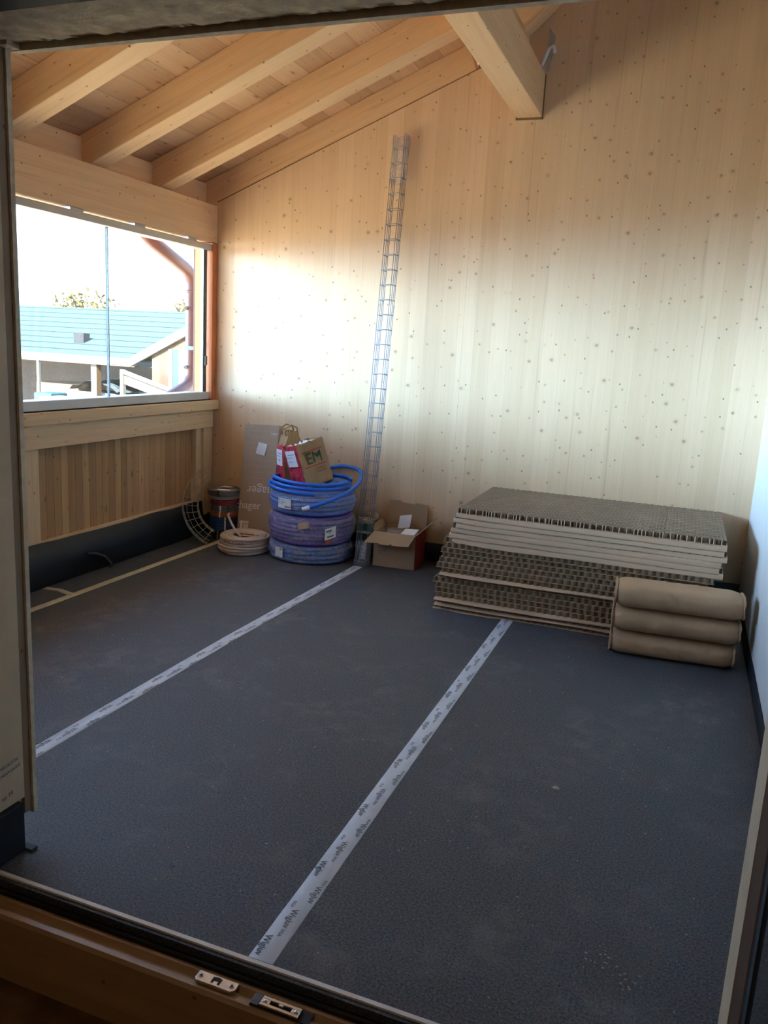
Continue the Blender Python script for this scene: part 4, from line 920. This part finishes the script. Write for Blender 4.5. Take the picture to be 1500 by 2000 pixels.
# ================================================================== DEBRIS
mb = MB(); rr = random.Random(21)
def crumb(mb, x, y, s):
    a = rr.random()*6; vs = []
    for (u, v, w) in ((1, 0, 0.1), (0.3, 0.8, 0.15), (-0.8, 0.5, 0.1), (-0.6, -0.7, 0.1), (0.4, -0.8, 0.1), (0, 0, 0.9)):
        vs.append((x + s*(u*math.cos(a) - v*math.sin(a)), y + s*(u*math.sin(a) + v*math.cos(a))*0.7, 0.0005 + s*w*0.8))
    mb.add(vs, [(0, 1, 5), (1, 2, 5), (2, 3, 5), (3, 4, 5), (4, 0, 5), (4, 3, 2, 1, 0)])
for i in range(520):
    x = rr.uniform(-3.1, 0.4); y = rr.uniform(1.56, 4.4)
    if rr.random() < 0.5: y = 1.56 + (y - 1.56)*0.6
    crumb(mb, x, y, rr.choice((0.0015, 0.002, 0.0025, 0.0035)))
for (cx_, cy_) in ((-1.25, 1.75), (-1.22, 1.70), (-0.05, 1.9), (0.02, 1.85)):
    for i in range(14): crumb(mb, cx_ + rr.gauss(0, 0.03), cy_ + rr.gauss(0, 0.02), rr.uniform(0.002, 0.005))
o = mb.build('floor_debris', 'stone'); tag(o, 'scattered pale crumbs of mortar and dust across the black floor mat', 'debris', kind='stuff')
mb = MB(); crumb(mb, -0.275, 2.675, 0.016); tag(mb.build('pebble', 'stone'), 'small beige pebble alone on the mat in the right half of the floor', 'stone')

# ================================================================== OUTSIDE
e = empty('copper_downpipe', 'copper rainwater downpipe bent around the post outside the window', 'downpipe', (0, 0, 0))
def bend(pts, n=6):
    out = []; P = [Vector(p) for p in pts]
    for i, p in enumerate(P):
        if i in (0, len(P) - 1): out.append(p); continue
        a = P[i-1]; c = P[i+1]; da = (a - p).normalized(); dc = (c - p).normalized(); r = 0.10
        for k in range(n + 1): t = k/n; out.append((p + da*r)*(1-t)**2 + 2*t*(1-t)*p + (p + dc*r)*t*t)
    return out
MB().tube(bend([(-4.06, 5.10, 2.48), (-3.96, 5.30, 2.22), (-3.95, 5.86, 2.02), (-3.95, 5.86, 1.12), (-3.95, 5.20, 0.90), (-3.95, 4.9, 0.80)]), 0.050, 24).build('pipe', 'copper', e, smooth=True)
for z in (1.72, 1.24): 
    MB().lathe([(0.050, 0), (0.055, 0.002), (0.055, 0.03), (0.050, 0.032)], (-3.95, 5.86, z), 24).build('pipe_clamp', 'copper', e, smooth=True)
    MB().tube([(-3.96, 5.80, z + 0.015), (-3.95, 5.77, z + 0.015)], 0.014, 10).build('clamp_screw', 'dark_alu', e)
MB().lathe([(0.050, 0), (0.0535, 0.004), (0.0535, 0.02), (0.050, 0.024)], (-3.95, 5.86, 1.86), 24).build('pipe_socket', 'copper', e, smooth=True)
MB().box((-3.95, 5.75, 1.40), (-3.621, 5.79, 1.43)).build('wall_bracket', 'dark_alu', e)
tag(MB().tube([(-4.08, 0.9, 2.52), (-4.08, 6.3, 2.52)], 0.055, 16).build('roof_gutter', 'copper', smooth=True), 'copper gutter along the eave outside, glimpsed above the window', 'gutter')
struct('wall_outside', MB().box((-3.61, 0.9, -2.8), (-3.601, 5.57, 0.96)), 'ochre')['kind'] = 'structure'
g = MB().box((-60, -30, -2.9), (30, 80, -2.8)).build('ground', 'ground'); g['kind'] = 'structure'
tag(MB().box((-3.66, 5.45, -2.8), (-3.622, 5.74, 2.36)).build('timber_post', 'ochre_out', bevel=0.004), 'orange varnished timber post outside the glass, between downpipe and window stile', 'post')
# neighbour building
nh = empty('neighbour_building', 'low neighbouring building with blue grey tiled roof and open timber shed', 'building', (0, 14, 0), (0, 0, D(-1.5)))
A = math.atan2(1.13, 3.2)
rf = MB().box((-26, 0, -0.04), (-4, math.hypot(1.13, 3.2), 0.0)).build('tiled_roof', 'roof', nh); rf.location = (0, -0.15, 0.98); rf.rotation_euler = (A, 0, 0)
MB().box((-26, -0.20, 0.86), (-10.9, -0.12, 1.00)).build('eave_fascia', 'whitepaint', nh)
MB().box((-26, -0.18, 0.83), (-10.9, 0.2, 0.86)).build('eave_soffit', 'outwood', nh)
MB().box((-13.24, 0.60, 1.24), (-12.95, 0.80, 1.47)).build('roof_hatch', 'hatch', nh)
# right wing with gable
MB().prism([(-10.9, 0.84), (-10.9, 1.02), (-8.0, 2.46), (-5.0, 1.02), (-5.0, 0.84), (-8.0, 2.27)], 'Y', -0.35, -0.28).build('verge_board', 'whitepaint', nh)
MB().prism([(-10.9, 0.98), (-8.0, 2.36), (-5.0, 0.98), (-5.0, 1.02), (-8.0, 2.40), (-10.9, 1.02)], 'Y', -0.28, 3.5).build('wing_roof', 'roof', nh)
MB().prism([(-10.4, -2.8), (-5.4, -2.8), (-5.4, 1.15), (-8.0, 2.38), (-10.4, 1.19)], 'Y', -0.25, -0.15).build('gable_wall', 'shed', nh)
MB().box((-9.95, -0.30, 0.2), (-9.86, -0.251, 1.25)).build('window_trim', 'whitepaint', nh)
MB().box((-9.86, -0.28, 0.2), (-9.70, -0.251, 1.25)).build('shed_window', 'roof', nh)
MB().box((-9.70, -0.30, 0.2), (-9.45, -0.251, 1.25)).build('window_trim', 'whitepaint', nh)
MB().prism([(-10.75, 0.80), (-8.2, 0.16), (-8.2, 0.10), (-10.75, 0.73)], 'Y', -0.8, -0.72).build('lean_to_edge', 'whitepaint', nh)
MB().prism([(-10.75, 0.72), (-8.2, 0.08), (-8.2, -0.10), (-10.75, 0.52)], 'Y', -0.75, -0.6).build('lean_to_fascia', 'outwood', nh)
MB().box((-10.78, -0.78, -2.8), (-10.70, -0.70, 0.80)).build('white_post', 'whitepaint', nh)
MB().box((-12.13, -0.10, -2.8), (-11.98, 0.05, 0.86)).build('shed_post', 'outwood', nh)
MB().box((-13.60, -0.16, -2.8), (-13.54, -0.10, 0.86)).build('white_post', 'whitepaint', nh)
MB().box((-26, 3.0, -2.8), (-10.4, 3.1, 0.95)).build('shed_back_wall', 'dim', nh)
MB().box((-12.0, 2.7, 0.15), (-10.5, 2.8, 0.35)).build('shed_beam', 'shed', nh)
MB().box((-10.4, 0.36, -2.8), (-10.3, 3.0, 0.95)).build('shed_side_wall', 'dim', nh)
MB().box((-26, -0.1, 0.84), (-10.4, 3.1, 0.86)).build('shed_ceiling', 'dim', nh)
MB().box((-10.6, -0.5, -2.8), (-8.2, -0.42, 0.3)).build('lean_to_wall', 'shed', nh)
# things stored in the shed
def crate(x0, x1, y0, y1, z, mat, label, cat, name):
    tag(MB().box((x0, y0, -2.8), (x1, y1, z)).build(name, mat, bevel=0.03), label, cat)
crate(-14.4, -13.2, 15.0, 16.0, 0.30, 'card', 'brown board pile in the neighbour shed behind the white post', 'pile', 'board_pile')
crate(-12.75, -12.30, 13.2, 13.7, 0.22, 'teal', 'teal barrel in front of the neighbour shed', 'barrel', 'storage_barrel')
crate(-12.05, -11.50, 12.6, 13.2, 0.20, 'whitepaint', 'sunlit white package in front of the neighbour shed, left of two', 'package', 'white_package')
crate(-11.15, -10.35, 12.8, 13.4, 0.16, 'whitepaint', 'long sunlit white package in front of the neighbour shed, right of two', 'package', 'white_package')
vs = []; fs = []
for i in range(13):
    for j in range(9): vs.append((-12.9 + 1.3*i/12, 14.4 + 1.0*j/8, 0.46 - 0.22*((i - 6)/6)**2 + 0.06*noise.noise(Vector((i*0.5, j*0.5, 0)))))
n0 = len(vs)
for i in range(12):
    for j in range(8): a = i*9 + j; fs.append((a, a + 9, a + 10, a + 1))
o = MB().add(vs, fs).box((-12.8, 14.5, -2.8), (-11.7, 15.3, 0.2)).build('covered_pile', 'tarp', smooth=False)
tag(o, 'grey tarpaulin over a pile inside the neighbour shed', 'tarpaulin')
# trees beyond the roof
def tree(x, y, z, R, seed, label):
    e = empty('tree', label, 'tree', (x, y, -2.8))
    MB().tube([(0, 0, 0), (0.1, 0, (z + 2.8)*0.5), (0, 0.1, z + 2.8)], [0.22, 0.16, 0.08], 10).build('trunk', 'bark', e, smooth=True)
    mb = MB(); rr = random.Random(seed)
    for i in range(700):
        p = Vector((rr.gauss(0, 1), rr.gauss(0, 1), rr.gauss(0, 1))).normalized()*(rr.random()**0.4)*R; p.z = p.z*0.75 + z + 2.8
        p.x += 0.5*R*noise.noise(p*0.7); s = rr.uniform(0.08, 0.16)
        a = Vector((rr.gauss(0, 1), rr.gauss(0, 1), rr.gauss(0, 1))).normalized(); b_ = a.cross(Vector((rr.random(), rr.random(), rr.random()))).normalized()
        mb.add([p, p + a*s, p + a*s + b_*s, p + b_*s], [(0, 1, 2, 3)])
    mb.build('crown', 'leaf', e)
tree(-22.5, 26, 2.2, 1.35, 4, 'yellow autumn tree just showing over the neighbour roof ridge')
tree(-20.0, 30, 2.2, 1.4, 5, 'faint distant tree over the ridge, nearest the downpipe')
bpy.context.view_layer.update()
